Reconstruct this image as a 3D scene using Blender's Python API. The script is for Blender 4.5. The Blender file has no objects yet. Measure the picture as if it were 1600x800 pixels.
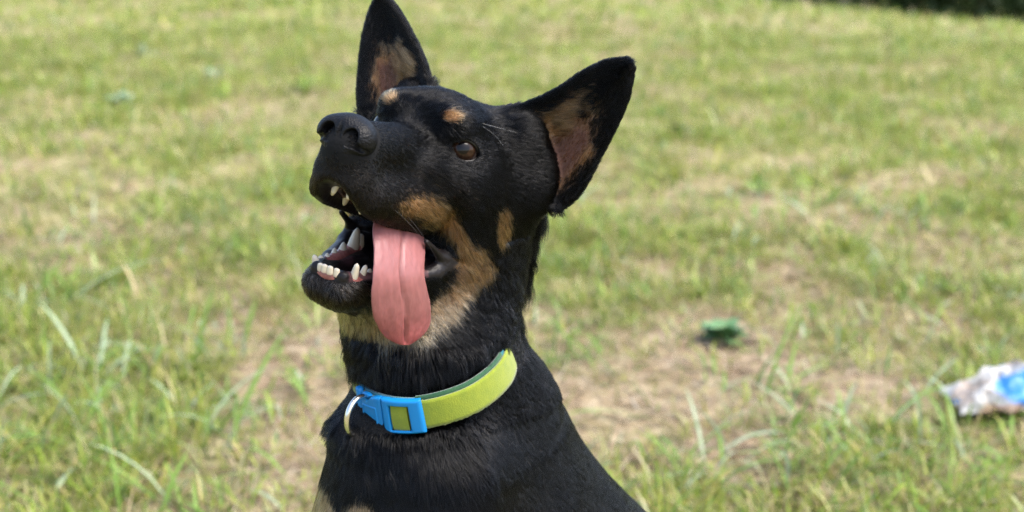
import bpy, math, random
import numpy as np
from mathutils import Vector, Matrix
from mathutils.kdtree import KDTree

rng = np.random.default_rng(7)
random.seed(7)
S = bpy.context.scene
COL = S.collection
FUR = True

# ------------------------------------------------------------------ camera, sky, sun, exposure
CAMZ, PITCH, LENS = 0.66, 11.1, 48.0
cam = bpy.data.cameras.new('camera')
cam.lens = LENS; cam.sensor_width = 36.0; cam.clip_start = 0.02; cam.clip_end = 2000
cam.dof.use_dof = True; cam.dof.focus_distance = 0.805; cam.dof.aperture_fstop = 6.8
camo = bpy.data.objects.new('camera', cam); COL.objects.link(camo)
camo.location = (0, 0, CAMZ); camo.rotation_euler = (math.radians(90 - PITCH), 0, 0)
S.camera = camo

SUN_EL, SUN_AZ = math.radians(60), math.radians(115)     # azimuth from +Y towards +X
W = bpy.data.worlds.new('World'); S.world = W; W.use_nodes = True
nt = W.node_tree; nt.nodes.clear()
sky = nt.nodes.new('ShaderNodeTexSky'); sky.sky_type = 'NISHITA'; sky.sun_disc = False
sky.sun_elevation = SUN_EL; sky.sun_rotation = SUN_AZ
sky.air_density = 1.0; sky.dust_density = 3.0; sky.ozone_density = 1.0
bg = nt.nodes.new('ShaderNodeBackground'); bg.inputs[1].default_value = 0.125
wo = nt.nodes.new('ShaderNodeOutputWorld')
nt.links.new(sky.outputs[0], bg.inputs[0]); nt.links.new(bg.outputs[0], wo.inputs[0])
sl = bpy.data.lights.new('sun', 'SUN'); sl.energy = 1.3; sl.angle = math.radians(35); sl.color = (1, .95, .86)
so = bpy.data.objects.new('sun', sl); COL.objects.link(so)
sd = Vector((math.sin(SUN_AZ) * math.cos(SUN_EL), math.cos(SUN_AZ) * math.cos(SUN_EL), math.sin(SUN_EL)))
so.rotation_euler = sd.to_track_quat('Z', 'Y').to_euler()
S.view_settings.view_transform = 'Standard'; S.view_settings.look = 'None'
S.view_settings.exposure = 1.90; S.view_settings.gamma = 1.0; S.view_settings.use_curve_mapping = False
try:
    S.cycles.use_denoising = True; S.cycles.use_adaptive_sampling = False; S.cycles.denoising_prefilter = 'NONE'
    S.cycles.max_bounces = 8; S.cycles.transparent_max_bounces = 8
except Exception: pass

# ------------------------------------------------------------------ helpers
def tag(o, label=None, cat=None, group=None, kind=None):
    if label: o['label'] = label
    if cat: o['category'] = cat
    if group: o['group'] = group
    if kind: o['kind'] = kind
    return o
def empty(name, loc):
    o = bpy.data.objects.new(name, None); COL.objects.link(o); o.location = loc; o.empty_display_size = .05
    return o
def link(name, me, mat, parent=None):
    o = bpy.data.objects.new(name, me); COL.objects.link(o)
    if mat: me.materials.append(mat)
    if parent:
        o.parent = parent; o.location = -Vector(parent.location)
    return o
def mesh_np(name, V, quads=None, tris=None, smooth=True):
    me = bpy.data.meshes.new(name)
    V = np.ascontiguousarray(V, np.float32)
    q = np.zeros((0, 4), np.int32) if quads is None else np.asarray(quads, np.int32).reshape(-1, 4)
    t = np.zeros((0, 3), np.int32) if tris is None else np.asarray(tris, np.int32).reshape(-1, 3)
    me.vertices.add(len(V)); me.vertices.foreach_set('co', V.ravel())
    me.loops.add(q.size + t.size)
    me.loops.foreach_set('vertex_index', np.concatenate([q.ravel(), t.ravel()]).astype(np.int32))
    me.polygons.add(len(q) + len(t))
    ls = np.concatenate([np.arange(len(q)) * 4, q.size + np.arange(len(t)) * 3]).astype(np.int32)
    me.polygons.foreach_set('loop_start', ls)
    me.update(calc_edges=True)
    if smooth: me.polygons.foreach_set('use_smooth', np.ones(len(me.polygons), bool))
    return me
def vattr(me, name, data, typ='FLOAT_COLOR'):
    a = me.attributes.new(name, typ, 'POINT')
    if typ == 'FLOAT_COLOR':
        d = np.ones((len(data), 4), np.float32); d[:, :3] = data; a.data.foreach_set('color', d.ravel())
    else: a.data.foreach_set('value', np.asarray(data, np.float32))
def h3(i, j, k, seed):
    n = (i.astype(np.int64) * 73856093) ^ (j.astype(np.int64) * 19349663) ^ (k.astype(np.int64) * 83492791) ^ (seed * 2654435761)
    n = (n ^ (n >> 13)) * 1274126177 & 0x7fffffff
    n = (n ^ (n >> 16)) * 2246822519 & 0x7fffffff
    return (n & 0xffff) / 65535.0
def noise3(P, scale, seed=0):
    P = np.asarray(P, np.float64) * scale
    if P.shape[1] == 2: P = np.c_[P, np.zeros(len(P))]
    I = np.floor(P).astype(np.int64); f = P - I; f = f * f * (3 - 2 * f)
    r = 0
    for a in (0, 1):
        for b in (0, 1):
            for c in (0, 1):
                w = (f[:, 0] if a else 1 - f[:, 0]) * (f[:, 1] if b else 1 - f[:, 1]) * (f[:, 2] if c else 1 - f[:, 2])
                r = r + w * h3(I[:, 0] + a, I[:, 1] + b, I[:, 2] + c, seed)
    return r
def sstep(a, b, x):
    t = np.clip((x - a) / (b - a), 0, 1); return t * t * (3 - 2 * t)
def nrm(v): return v / (np.linalg.norm(v, axis=-1, keepdims=True) + 1e-9)
def Wx(n): return n / 1.0

def mat(name):
    m = bpy.data.materials.new(name); m.use_nodes = True
    nt = m.node_tree; b = nt.nodes['Principled BSDF']
    return m, nt, b
def node(nt, t, **kw):
    n = nt.nodes.new(t)
    for k, v in kw.items(): setattr(n, k, v)
    return n
def noise_mat(name, c1, c2, scale, rough=.7, bump=.2, bscale=None, detail=6, spec=.5, coords='Object', dist=.001):
    m, nt, b = mat(name)
    tc = node(nt, 'ShaderNodeTexCoord')
    n = node(nt, 'ShaderNodeTexNoise'); n.inputs['Scale'].default_value = scale; n.inputs['Detail'].default_value = detail
    nt.links.new(tc.outputs[coords], n.inputs['Vector'])
    r = node(nt, 'ShaderNodeValToRGB'); r.color_ramp.elements[0].color = (*c1, 1); r.color_ramp.elements[1].color = (*c2, 1)
    r.color_ramp.elements[0].position = .3; r.color_ramp.elements[1].position = .7
    nt.links.new(n.outputs['Fac'], r.inputs['Fac']); nt.links.new(r.outputs['Color'], b.inputs['Base Color'])
    b.inputs['Roughness'].default_value = rough; b.inputs['Specular IOR Level'].default_value = spec
    if bump:
        n2 = node(nt, 'ShaderNodeTexNoise'); n2.inputs['Scale'].default_value = bscale or scale * 3; n2.inputs['Detail'].default_value = 4
        nt.links.new(tc.outputs[coords], n2.inputs['Vector'])
        bp = node(nt, 'ShaderNodeBump'); bp.inputs['Strength'].default_value = bump; bp.inputs['Distance'].default_value = dist
        nt.links.new(n2.outputs['Fac'], bp.inputs['Height']); nt.links.new(bp.outputs['Normal'], b.inputs['Normal'])
    return m

# ------------------------------------------------------------------ signed distance volume, meshed with surface nets
class Vol:
    def __init__(s, xs, ys, zs, big=40.0):
        s.ax = [np.asarray(a, np.float32) for a in (xs, ys, zs)]
        s.D = np.full((len(xs), len(ys), len(zs)), big, np.float32); s.big = big
    def blk(s, c, r):
        return tuple(slice(max(0, int(np.searchsorted(a, c[i] - r))), int(np.searchsorted(a, c[i] + r))) for i, a in enumerate(s.ax))
    def pts(s, b, fr):
        X = s.ax[0][b[0]][:, None, None]; Y = s.ax[1][b[1]][None, :, None]; Z = s.ax[2][b[2]][None, None, :]
        if fr is None: return X, Y, Z
        R, t = fr
        return [(X - t[0]) * np.float32(R[0, i]) + (Y - t[1]) * np.float32(R[1, i]) + (Z - t[2]) * np.float32(R[2, i]) for i in range(3)]
    def op(s, f, c, r, fr=None, k=6.0, mode='u'):
        cw = np.asarray(c, float) if fr is None else fr[0] @ np.asarray(c, float) + fr[1]
        b = s.blk(cw, r + 25)
        if any(q.stop - q.start < 1 for q in b): return
        d = f(*s.pts(b, fr)).astype(np.float32)
        A = s.D[b]
        if mode == 's':
            a, e = A, -d
            h = np.maximum(k - np.abs(a - e), 0) / k
            s.D[b] = np.maximum(a, e) + h * h * k * .25
        else:
            h = np.maximum(k - np.abs(A - d), 0) / k
            s.D[b] = np.minimum(A, d) - h * h * k * .25
    def ell(s, c, r, fr=None, k=6, mode='u', rot=None):
        c = np.asarray(c, float); r = np.asarray(r, float)
        def f(x, y, z):
            x = x - c[0]; y = y - c[1]; z = z - c[2]
            if rot is not None:
                x, y, z = [x * rot[0, i] + y * rot[1, i] + z * rot[2, i] for i in range(3)]
            k0 = np.sqrt((x / r[0]) ** 2 + (y / r[1]) ** 2 + (z / r[2]) ** 2)
            k1 = np.sqrt((x / r[0] ** 2) ** 2 + (y / r[1] ** 2) ** 2 + (z / r[2] ** 2) ** 2) + 1e-6
            return k0 * (k0 - 1) / k1
        s.op(f, c, r.max(), fr, k, mode)
    def cone(s, a, b, r1, r2, fr=None, k=6, mode='u'):
        a = np.asarray(a, float); b = np.asarray(b, float); d = b - a; L2 = d @ d
        def f(x, y, z):
            x = x - a[0]; y = y - a[1]; z = z - a[2]
            t = np.clip((x * d[0] + y * d[1] + z * d[2]) / L2, 0, 1)
            return np.sqrt((x - t * d[0]) ** 2 + (y - t * d[1]) ** 2 + (z - t * d[2]) ** 2) - (r1 + t * (r2 - r1))
        s.op(f, (a + b) / 2, math.sqrt(L2) / 2 + max(r1, r2), fr, k, mode)
    def cloud(s, P, rad, k=4.0, reach=7.0):
        """smooth union with a thin sheet given as dense sample points (world mm)"""
        mn = P.min(0) - 14; mx = P.max(0) + 14
        b = tuple(slice(max(0, int(np.searchsorted(a, mn[i]))), int(np.searchsorted(a, mx[i]))) for i, a in enumerate(s.ax))
        ax = [a[q] for a, q in zip(s.ax, b)]
        E = np.full([len(a) for a in ax], reach, np.float32)
        for p, rr in zip(P, rad):
            q = []
            for i in range(3):
                lo = np.searchsorted(ax[i], p[i] - reach); hi = np.searchsorted(ax[i], p[i] + reach); q.append(slice(lo, hi))
            d = np.sqrt((ax[0][q[0]][:, None, None] - p[0]) ** 2 + (ax[1][q[1]][None, :, None] - p[1]) ** 2 + (ax[2][q[2]][None, None, :] - p[2]) ** 2) - rr
            v = E[tuple(q)]; np.minimum(v, d, out=v)
        A = s.D[b]; h = np.maximum(k - np.abs(A - E), 0) / k
        s.D[b] = np.minimum(A, E) - h * h * k * .25
    def sample(s, P):
        idx = []; fr = []
        for i, a in enumerate(s.ax):
            j = np.clip(np.searchsorted(a, P[:, i]) - 1, 0, len(a) - 2); idx.append(j)
            fr.append(np.clip((P[:, i] - a[j]) / (a[j + 1] - a[j]), 0, 1))
        i, j, k = idx; u, v, w = fr; D = s.D
        r = 0
        for a in (0, 1):
            for b in (0, 1):
                for c in (0, 1):
                    r = r + D[i + a, j + b, k + c] * (u if a else 1 - u) * (v if b else 1 - v) * (w if c else 1 - w)
        return r
    def grad(s, P, e=1.0):
        g = np.zeros_like(P)
        for i in range(3):
            o = np.zeros(3); o[i] = e
            g[:, i] = s.sample(P + o) - s.sample(P - o)
        return g / (2 * e)
    def mesh(s, e=1.0, iters=3):
        D = s.D; I = D < 0
        n = I.shape
        cnt = np.zeros((n[0] - 1, n[1] - 1, n[2] - 1), np.uint8)
        for a in (0, 1):
            for b in (0, 1):
                for c in (0, 1):
                    cnt += I[a:n[0] - 1 + a, b:n[1] - 1 + b, c:n[2] - 1 + c]
        act = (cnt > 0) & (cnt < 8)
        ci = np.argwhere(act)
        idx = np.full(cnt.shape, -1, np.int32); idx[act] = np.arange(len(ci))
        i, j, k = ci.T
        co = {}
        for a in (0, 1):
            for b in (0, 1):
                for c in (0, 1): co[a, b, c] = D[i + a, j + b, k + c]
        pos = np.zeros((len(ci), 3)); num = np.zeros(len(ci))
        for A in co:
            for d in range(3):
                if A[d] == 1: continue
                B = list(A); B[d] = 1; B = tuple(B)
                va, vb = co[A], co[B]; m = (va < 0) != (vb < 0)
                t = va / (va - vb + 1e-12)
                p = np.tile(np.array(A, float), (len(ci), 1)); p[:, d] = t
                pos[m] += p[m]; num[m] += 1
        pos /= num[:, None]
        V = np.zeros_like(pos)
        for d, a in enumerate(s.ax):
            q = ci[:, d]; V[:, d] = a[q] + pos[:, d] * (a[q + 1] - a[q])
        Q = []
        for d in range(3):
            sa = [slice(None)] * 3; sb = [slice(None)] * 3; sa[d] = slice(0, -1); sb[d] = slice(1, None)
            X = I[tuple(sa)] != I[tuple(sb)]
            e1, e2 = (d + 1) % 3, (d + 2) % 3
            sl3 = [slice(None)] * 3; sl3[e1] = slice(1, n[e1] - 1); sl3[e2] = slice(1, n[e2] - 1)
            c = np.argwhere(X[tuple(sl3)])
            if len(c) == 0: continue
            c[:, e1] += 1; c[:, e2] += 1
            inn = I[c[:, 0], c[:, 1], c[:, 2]]
            def g(o1, o2):
                q = c.copy(); q[:, e1] += o1; q[:, e2] += o2; return idx[q[:, 0], q[:, 1], q[:, 2]]
            q = np.stack([g(-1, -1), g(0, -1), g(0, 0), g(-1, 0)], 1)
            q[~inn] = q[~inn][:, ::-1]
            Q.append(q)
        Q = np.concatenate(Q)
        for _ in range(iters):
            # relax, then project back to the zero level
            acc = np.zeros_like(V); w = np.zeros(len(V))
            for a, b in ((0, 1), (1, 2), (2, 3), (3, 0)):
                for x, y in ((a, b), (b, a)):
                    for d in range(3): acc[:, d] += np.bincount(Q[:, x], V[Q[:, y], d], len(V))
                    w += np.bincount(Q[:, x], minlength=len(V))
            V = V * .5 + .5 * acc / np.maximum(w, 1)[:, None]
            G = s.grad(V, e); dd = s.sample(V); gl = (G * G).sum(1)
            st = np.clip(dd / np.maximum(gl, .15), -2 * e, 2 * e)
            V = V - G * st[:, None]
        return V, Q
def poly2(x, z, pts):
    """signed distance to a 2D polygon, broadcast over x and z"""
    pts = np.asarray(pts, float); d = None; sgn = None
    for i in range(len(pts)):
        a = pts[i]; b = pts[i - 1]; e = b - a
        wx = x - a[0]; wz = z - a[1]
        t = np.clip((wx * e[0] + wz * e[1]) / (e @ e), 0, 1)
        q = (wx - e[0] * t) ** 2 + (wz - e[1] * t) ** 2
        c1 = z >= a[1]; c2 = z < b[1]; c3 = e[0] * wz > e[1] * wx
        fl = (c1 & c2 & c3) | (~c1 & ~c2 & ~c3)
        if d is None: d = q; sgn = np.where(fl, -1.0, 1.0)
        else: d = np.minimum(d, q); sgn = np.where(fl, -sgn, sgn)
    return np.sqrt(d) * sgn
# ================================================================== DOG
# head frame, millimetres: x to the nose, y to the dog's left, z up
HR = np.array([[-0.37395, 0.86815, 0.32631], [-0.87701, -0.44545, 0.18007], [0.30168, -0.21884, 0.92795]])
HT = np.array([-57.73, 858.15, 570.19])
HF = (HR, HT)
def to_head(P): return (np.asarray(P, float) - HT) @ HR
def from_head(p): return np.asarray(p, float) @ HR.T + HT
def lines(lo, flo, fhi, hi, fine, coarse):
    a = np.arange(flo, fhi, fine)
    return np.concatenate([np.arange(flo - coarse, lo, -coarse)[::-1], a, np.arange(a[-1] + coarse, hi, coarse)])
FINE = 1.12
vol = Vol(lines(-330, -155, 105, 470, FINE, 6), lines(640, 745, 1015, 1240, FINE, 6), lines(-12, 295, 790, 800, FINE, 6))
BF = np.array([-.8, -.6, 0]); BL = np.array([.6, -.8, 0])       # the body's forward and left in the world

# ---- trunk, neck and legs (world mm)
vol.cone((-33, 914, 530), (-46, 884, 415), 50, 44)
vol.cone((-50, 882, 415), (-44, 890, 357), 45, 66, k=25)
vol.cone((-76, 856, 366), (-91, 848, 250), 42, 58, k=25)
vol.cone((-16, 914, 368), (4, 942, 262), 47, 72, k=42)
vol.cone((-42, 838, 345), (-45, 815, 240), 40, 48, k=25)
vol.cone((-22, 905, 282), (105, 998, 150), 84, 84, k=30)
vol.cone((105, 998, 150), (170, 1048, 105), 84, 80, k=30)
for s in (1, -1):
    o = BL * 55 * s; c0 = np.array([-55, 868, 0.])
    sh = c0 + o + [-5, 0, 250]; el = c0 + o + [5, 5, 165]; wr = c0 + o + BF * 22 + [0, 0, 72]; pw = c0 + o + BF * 40 + [0, 0, 17]
    vol.cone(sh, el, 45, 29, k=20); vol.cone(el, wr, 28, 18, k=14); vol.cone(wr, pw, 18, 18, k=10)
    for q in (-12, -4, 4, 12): vol.cone(pw + BL * q, pw + BL * q * 1.2 + BF * 20 - [0, 0, 4], 9, 9, k=3)
    r0 = np.array([115, 1005, 100.]); o = BL * 78 * s
    vol.ell(r0 + o, (80, 62, 85), k=25)
    kn = r0 + o * 1.15 + BF * 95 - [0, 0, 25]; hk = r0 + o * 1.1 + BF * 10 - [0, 0, 85]; hp = kn + BF * 55 - [0, 0, 66]
    vol.cone(r0 + o, kn, 60, 34, k=20); vol.cone(kn, hk, 32, 20, k=14); vol.cone(hk, hp, 19, 18, k=12)
    for q in (-12, -4, 4, 12): vol.cone(hp + BL * q, hp + BL * q * 1.2 + BF * 22 - [0, 0, 3], 9, 9, k=3)
vol.cone((220, 1085, 60), (320, 1140, 26), 26, 20, k=14); vol.cone((320, 1140, 26), (395, 1120, 20), 20, 14, k=8)

# ---- head
h = HF
vol.ell((-46, 0, 0), (54, 45, 33), h, 10)
vol.ell((-18, 0, 6), (32, 33, 26), h, 10)
vol.cone((-62, 0, -25), (-75, 0, -60), 46, 46, h, 20)
for s in (1, -1):
    vol.ell((-4, s * 20, 12), (17, 14, 11), h, 8)                 # brow ridge
    vol.ell((6, s * 21.5, -21), (20, 9.5, 12), h, 12)               # under the eye
    vol.ell((-30, s * 34, -22), (34, 18, 24), h, 18)              # cheek bone
    vol.ell((-48, s * 36, -46), (30, 17, 34), h, 20)              # jaw muscle
    vol.cone((4, s * 14, -42), (58, s * 11, -48.5), 20.5, 15, h, 8)  # upper lip
    vol.cone((-40, s * 30, -72), (43, s * 8.5, -106), 15, 9.5, h, 8)   # lower jaw
vol.cone((4, 0, -17), (76, 0, -25), 21, 15.5, h, 10)              # bridge
vol.ell((72, 0, -40), (12, 19, 17), h, 8)
vol.cone((-45, 0, -88), (30, 0, -105), 30, 14, h, 14)             # floor of the mouth
vol.cone((-45, 0, -96), (-78, 0, -130), 36, 40, h, 22)            # throat
vol.cone(from_head((-50, 0, -100)), (-60, 869, 425), 35, 34, None, 22)

# ---- mouth
WEDGE = [(-22, -69.5), (12, -62.5), (36, -63.5), (54, -62.5), (70, -58), (84, -52), (100, -49), (100, -95), (58, -97), (20, -90), (-12, -80)]
def wedge(x, y, z): return poly2(x, z, WEDGE) + 0 * y
vol.op(wedge, (38, 0, -75), 75, h, 3.0, 's')
CAV = [((36, 0, -60), (44, 15.5, 15)), ((82, 0, -64), (30, 13.5, 17)), ((20, 0, -88), (34, 10, 10)), ((-18, 0, -72), (36, 22, 13))]
for c, r in CAV: vol.ell(c, r, h, 4, 's')
for s in (1, -1):
    vol.cone((50, s * 10, -98), (20, s * 21, -91), 2.6, 2.6, h, 3); vol.cone((20, s * 21, -91), (-14, s * 34, -80), 2.4, 2.6, h, 7)
    vol.cone((-14, s * 34, -79), (-23, s * 36, -71), 2.6, 2.4, h, 8); vol.cone((-23, s * 36, -71), (6, s * 32, -63), 2.4, 1.8, h, 7)
vol.cone((50, 10, -98), (50, -10, -98), 2.6, 2.6, h, 3)

# ---- eyes
EYE = [np.array([-8.2, s * 26.8, -2.0]) for s in (1, -1)]; ER = 11.0
for s, c in zip((1, -1), EYE):
    n = np.array([.76, s * .65, .03]); n /= np.linalg.norm(n); e = np.cross((0, 0, 1.), n); e /= np.linalg.norm(e); u = np.cross(n, e)
    vol.ell(c, (13, 13, 12.6), h, 5)
    A, B = 10.4, 6.6; RR = (A * A + B * B) / (2 * B)
    def alm(x, y, z, c=c, n=n, e=e, u=u):
        x = x - c[0]; y = y - c[1]; z = z - c[2]
        p = x * e[0] + y * e[1] + z * e[2]; q = x * u[0] + y * u[1] + z * u[2]; w = x * n[0] + y * n[1] + z * n[2]
        a = np.maximum(np.sqrt(p * p + (q - (RR - B)) ** 2) - RR, np.sqrt(p * p + (q + RR - B) ** 2) - RR)
        return np.maximum(a, 4 - w)
    vol.op(alm, c + n * 12, 16, h, 1.2, 's')

# ---- ears: each a curved sheet between its two edges
EARS = dict(
    left=(np.array([[-40.0, 35.8, 35.8], [-42.4, 45.0, 44.1], [-44.8, 58.3, 56.1], [-47.2, 71.1, 71.9], [-49.6, 83.5, 82.5], [-52.0, 94.5, 87.5]]),
          np.array([[-62.0, 79.8, -14.9], [-60.2, 89.5, -0.1], [-58.4, 94.7, 21.5], [-56.6, 99.4, 44.2], [-54.8, 102.0, 64.0], [-53.0, 100.8, 81.0]]), np.array([.86, .45, .1])),
    right=(np.array([[-40.0, -27.2, 36.6], [-42.4, -38.6, 50.0], [-44.8, -53.9, 63.7], [-47.2, -68.4, 75.0], [-49.6, -81.1, 82.8], [-52.0, -89.7, 85.3]]),
           np.array([[-50.0, -77.2, 5.0], [-50.6, -85.5, 23.9], [-51.2, -91.5, 43.5], [-51.8, -95.2, 61.4], [-52.4, -96.2, 76.8], [-53.0, -93.8, 84.6]]), np.array([.93, -.2, .1])))
def cr(A, t):
    """smooth curve through the rows of A at t in 0..len-1 (extrapolated past the ends)"""
    n = len(A); i = np.clip(np.floor(t).astype(int), 0, n - 2); f = (t - i)[:, None]
    g = lambda k: np.where((k < 0)[:, None], 2 * A[0] - A[np.clip(-k, 0, n - 1)], np.where((k > n - 1)[:, None], 2 * A[-1] - A[np.clip(2 * n - 2 - k, 0, n - 1)], A[np.clip(k, 0, n - 1)]))
    p0, p1, p2, p3 = g(i - 1), g(i), g(i + 1), g(i + 2)
    return .5 * (2 * p1 + (p2 - p0) * f + (2 * p0 - 5 * p1 + 4 * p2 - p3) * f * f + (3 * p1 - p0 - 3 * p2 + p3) * f ** 3)
earS = []
for nm, (Ei, Eo, n) in EARS.items():
    ss = np.linspace(-.16, 1, 130); qq = np.linspace(0, 1, 80)
    a = cr(Ei, ss * 5); b = cr(Eo, ss * 5)
    n = n / np.linalg.norm(n)
    Pq = a[:, None] + (b - a)[:, None] * qq[None, :, None]
    dep = 17 * np.clip(1 - ss, 0, 1.1) ** .8
    bul = 4 * qq * (1 - qq)
    Pq = Pq - n * (dep[:, None] * bul[None])[..., None]
    if nm == 'left': Pq = Pq - np.array([5, 0, 0]) * np.clip(1 - ss, 0, 1)[:, None, None]
    Pq = Pq + (np.array([-56, 50 if nm == 'left' else -50, 4]) - Pq) * (sstep(.0, -.16, ss)[:, None, None] * .55 * sstep(.2, 1, qq)[None, :, None])
    rad = 1.7 + .9 * bul[None] ** .5 * np.ones((130, 1)) + 1.5 * np.clip(.25 - ss, 0, 1)[:, None]
    SQ = np.stack(np.broadcast_arrays(ss[:, None], qq[None]), -1)
    earS.append((nm, from_head(Pq.reshape(-1, 3)), rad.ravel(), SQ.reshape(-1, 2), HR @ n))
for s in (1, -1):
    vol.ell((-64, s * 50, -4), (18, 22, 25), h, 22)
    vol.ell((-54, s * 38, 22), (16, 17, 16), h, 18)
for nm, P, r, SQ, n in earS: vol.cloud(P, r, 5)

BV, BQ = vol.mesh(1.2)
BN = nrm(vol.grad(BV, 1.3))
print('body', len(BV), len(BQ))
HL = to_head(BV)

# ---- coat markings
earKD = []
for nm, P, r, SQ, n in earS:
    kd = KDTree(len(P))
    for i, p in enumerate(P): kd.insert(p, i)
    kd.balance(); earKD.append(kd)
def ear_info(P, N):
    """per point: which ear (-1 none), s along, q across, front side?"""
    E = np.full(len(P), -1); SQo = np.zeros((len(P), 2)); F = np.zeros(len(P), bool)
    L = to_head(P); cand = np.where((np.abs(L[:, 1]) > 24) & (L[:, 0] < -25) & (L[:, 2] > -30))[0]
    for i in cand:
        e = 0 if L[i, 1] > 0 else 1
        p, j, d = earKD[e].find(P[i])
        s, q = earS[e][3][j]
        if d < 4.6 and s > .015:
            E[i] = e; SQo[i] = (s, q); F[i] = (N[i] @ earS[e][4]) > -.05
    return E, SQo, F
CAMP = to_head((0, 0, 660.0)); PC = math.cos(math.radians(PITCH)); PS = math.sin(math.radians(PITCH))
FP = LENS / 36 * 1600
def mark_uv(L):
    """flat chart of the left side of the head (the right side is its mirror image)"""
    M = L.copy(); M[:, 1] = np.abs(M[:, 1]); P = from_head(M) - (0, 0, 660.0)
    z = P[:, 1] * PC - P[:, 2] * PS; y = P[:, 1] * PS + P[:, 2] * PC
    return 800 + FP * P[:, 0] / z, 400 - FP * y / z
BAND = [(626, 322), (642, 304), (680, 306), (712, 330), (742, 372), (778, 418), (776, 442), (742, 468), (712, 508), (676, 542), (640, 556), (596, 556), (560, 532), (538, 492),
        (580, 487), (605, 484), (640, 474), (672, 470), (698, 446), (716, 418), (712, 392), (692, 368), (660, 350), (634, 338)]
def coat(P, N, E, SQ, F):
    L = to_head(P); u, v = mark_uv(L)
    wob = (noise3(L, .09, 3) - .5) * 16 + (noise3(L, .35, 4) - .5) * 10
    head = (L[:, 0] > -110) & (L[:, 2] > -165) & (E < 0)
    tan = np.zeros(len(P))
    d = poly2(u, v, BAND) + wob * .8
    tan = np.maximum(tan, sstep(13, -17, d) * (head & (L[:, 0] < 60) & (L[:, 2] < -30) & (L[:, 0] > -95)))
    d = np.sqrt(((u - 709) / 19.5) ** 2 + ((v - 180) / 15) ** 2) - 1 + wob * .02
    tan = np.maximum(tan, sstep(.3, -.5, d) * (head & (L[:, 0] > -25) & (L[:, 2] > 2)))
    d = np.sqrt(((u - 789 - (v - 357) * -.08) / 14) ** 2 + ((v - 357) / 37) ** 2) - 1 + wob * .02
    tan = np.maximum(tan, sstep(.35, -.5, d) * (head & (np.abs(L[:, 1]) > 22)))
    # chest and legs
    Q_ = P - (0, 0, 660.0); zc = Q_[:, 1] * PC - Q_[:, 2] * PS; cu = 800 + FP * Q_[:, 0] / zc; cvv = 400 - FP * (Q_[:, 1] * PS + Q_[:, 2] * PC) / zc
    for pg in ([(470, 748), (500, 745), (516, 765), (528, 800), (540, 840), (470, 840)], [(534, 790), (556, 776), (576, 784), (592, 806), (590, 840), (540, 840)]):
        tan = np.maximum(tan, sstep(7, -7, poly2(cu, cvv, pg) + wob * .7) * ((P[:, 2] < 345) & (P[:, 1] < 900)))
    tan = np.maximum(tan, sstep(150, 110, P[:, 2] + wob) * (P[:, 0] < 60) * (P[:, 2] < 160))
    # ears: tan hair down the inner edge and across the hollow, bare skin in the middle
    s, q = SQ[:, 0], SQ[:, 1]
    inner = (E >= 0) & F
    wq = wob * .008
    lef = E == 0
    ed = np.where(lef, sstep(.02, .17, q + wq) * sstep(.70, .44, s + wq * 2 + q * .1) * sstep(.96, .80, q + wq),
                  sstep(.05, .16, q + wq) * sstep(.5, .34, s + wq * 2) * sstep(.9, .76, q + wq))
    tan = np.where(inner, ed, tan)
    skin = np.where(inner, np.where(lef, sstep(.24, .5, q + wq) * sstep(.93, .74, q) * sstep(.55, .42, s + wq), sstep(.45, .6, q + wq) * sstep(.86, .78, q) * sstep(.4, .3, s + wq)), 0)
    return tan, skin, wob

class fake: pass
Ein, SQin, Fin = ear_info(BV, BN)
tanV, skinV, _ = coat(BV, BN, Ein, SQin, Fin)
def mouth_mask(L):
    w = poly2(L[:, 0], L[:, 2], WEDGE)
    for c, r in CAV:
        k0 = np.sqrt((((L - c) / r) ** 2).sum(1)); w = np.minimum(w, (k0 - 1) * min(r))
    rim = np.full(len(L), 99.0)
    for s in (1, -1):
        for a, b, r in (((50, 10, -98), (20, 21, -91), 3), ((20, 21, -91), (-14, 34, -80), 3.5), ((-14, 34, -79), (-24, 36, -70), 4.5), ((-24, 36, -70), (6, 32, -63), 2.6), ((50, 10, -98), (50, -10, -98), 3)):
            a = np.array(a) * (1, s, 1.); b = np.array(b) * (1, s, 1.); d = b - a
            t = np.clip(((L - a) @ d) / (d @ d), 0, 1); rim = np.minimum(rim, np.linalg.norm(L - a - t[:, None] * d, axis=1) - r)
    return np.maximum(sstep(1.6, .4, w), sstep(1.6, .6, rim)), w
mouV, wV = mouth_mask(HL)
hd = (HL[:, 0] > -60) & (HL[:, 0] < 110) & (HL[:, 2] > -125) & (np.abs(HL[:, 1]) < 45)
mouV = mouV * hd
eyeV = np.zeros(len(BV))
for c in EYE: eyeV = np.maximum(eyeV, sstep(13.4, 12.4, np.linalg.norm(HL - c, axis=1)))
def coat_rgb(tan, L, P, root=False):
    n = noise3(L, .12, 9)[:, None]
    blk = np.array([.0014, .0015, .0019]) + n * np.array([.0010, .0009, .0009])
    mz = sstep(10, 45, L[:, 0])[:, None] * sstep(-30, -50, L[:, 2])[:, None]
    blk = blk + mz * np.array([.004, .0028, .0021])
    thr = sstep(-66, -118, L[:, 2])[:, None]
    tn = np.array([.26, .152, .075]) * (1 - thr) + np.array([.36, .265, .165]) * thr
    tn = tn * (.75 + .5 * n)
    return blk * (1 - tan[:, None]) + tn * tan[:, None]
col = coat_rgb(tanV * .8, HL, BV)
skc = np.array([.072, .035, .026]) * (.8 + .4 * noise3(HL, .15, 5)[:, None])
col = col * (1 - skinV[:, None]) + skc * skinV[:, None]
mc = np.array([.008, .006, .0065]) * np.ones((len(BV), 1))
pinkin = (sstep(-3, -12, wV) * 0 + sstep(.52, .66, noise3(HL, .07, 15)) * .5 * (HL[:, 2] < -80) * (HL[:, 0] > -5))[:, None]
mc = mc * (1 - pinkin) + np.array([.12, .05, .055]) * pinkin
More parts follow.
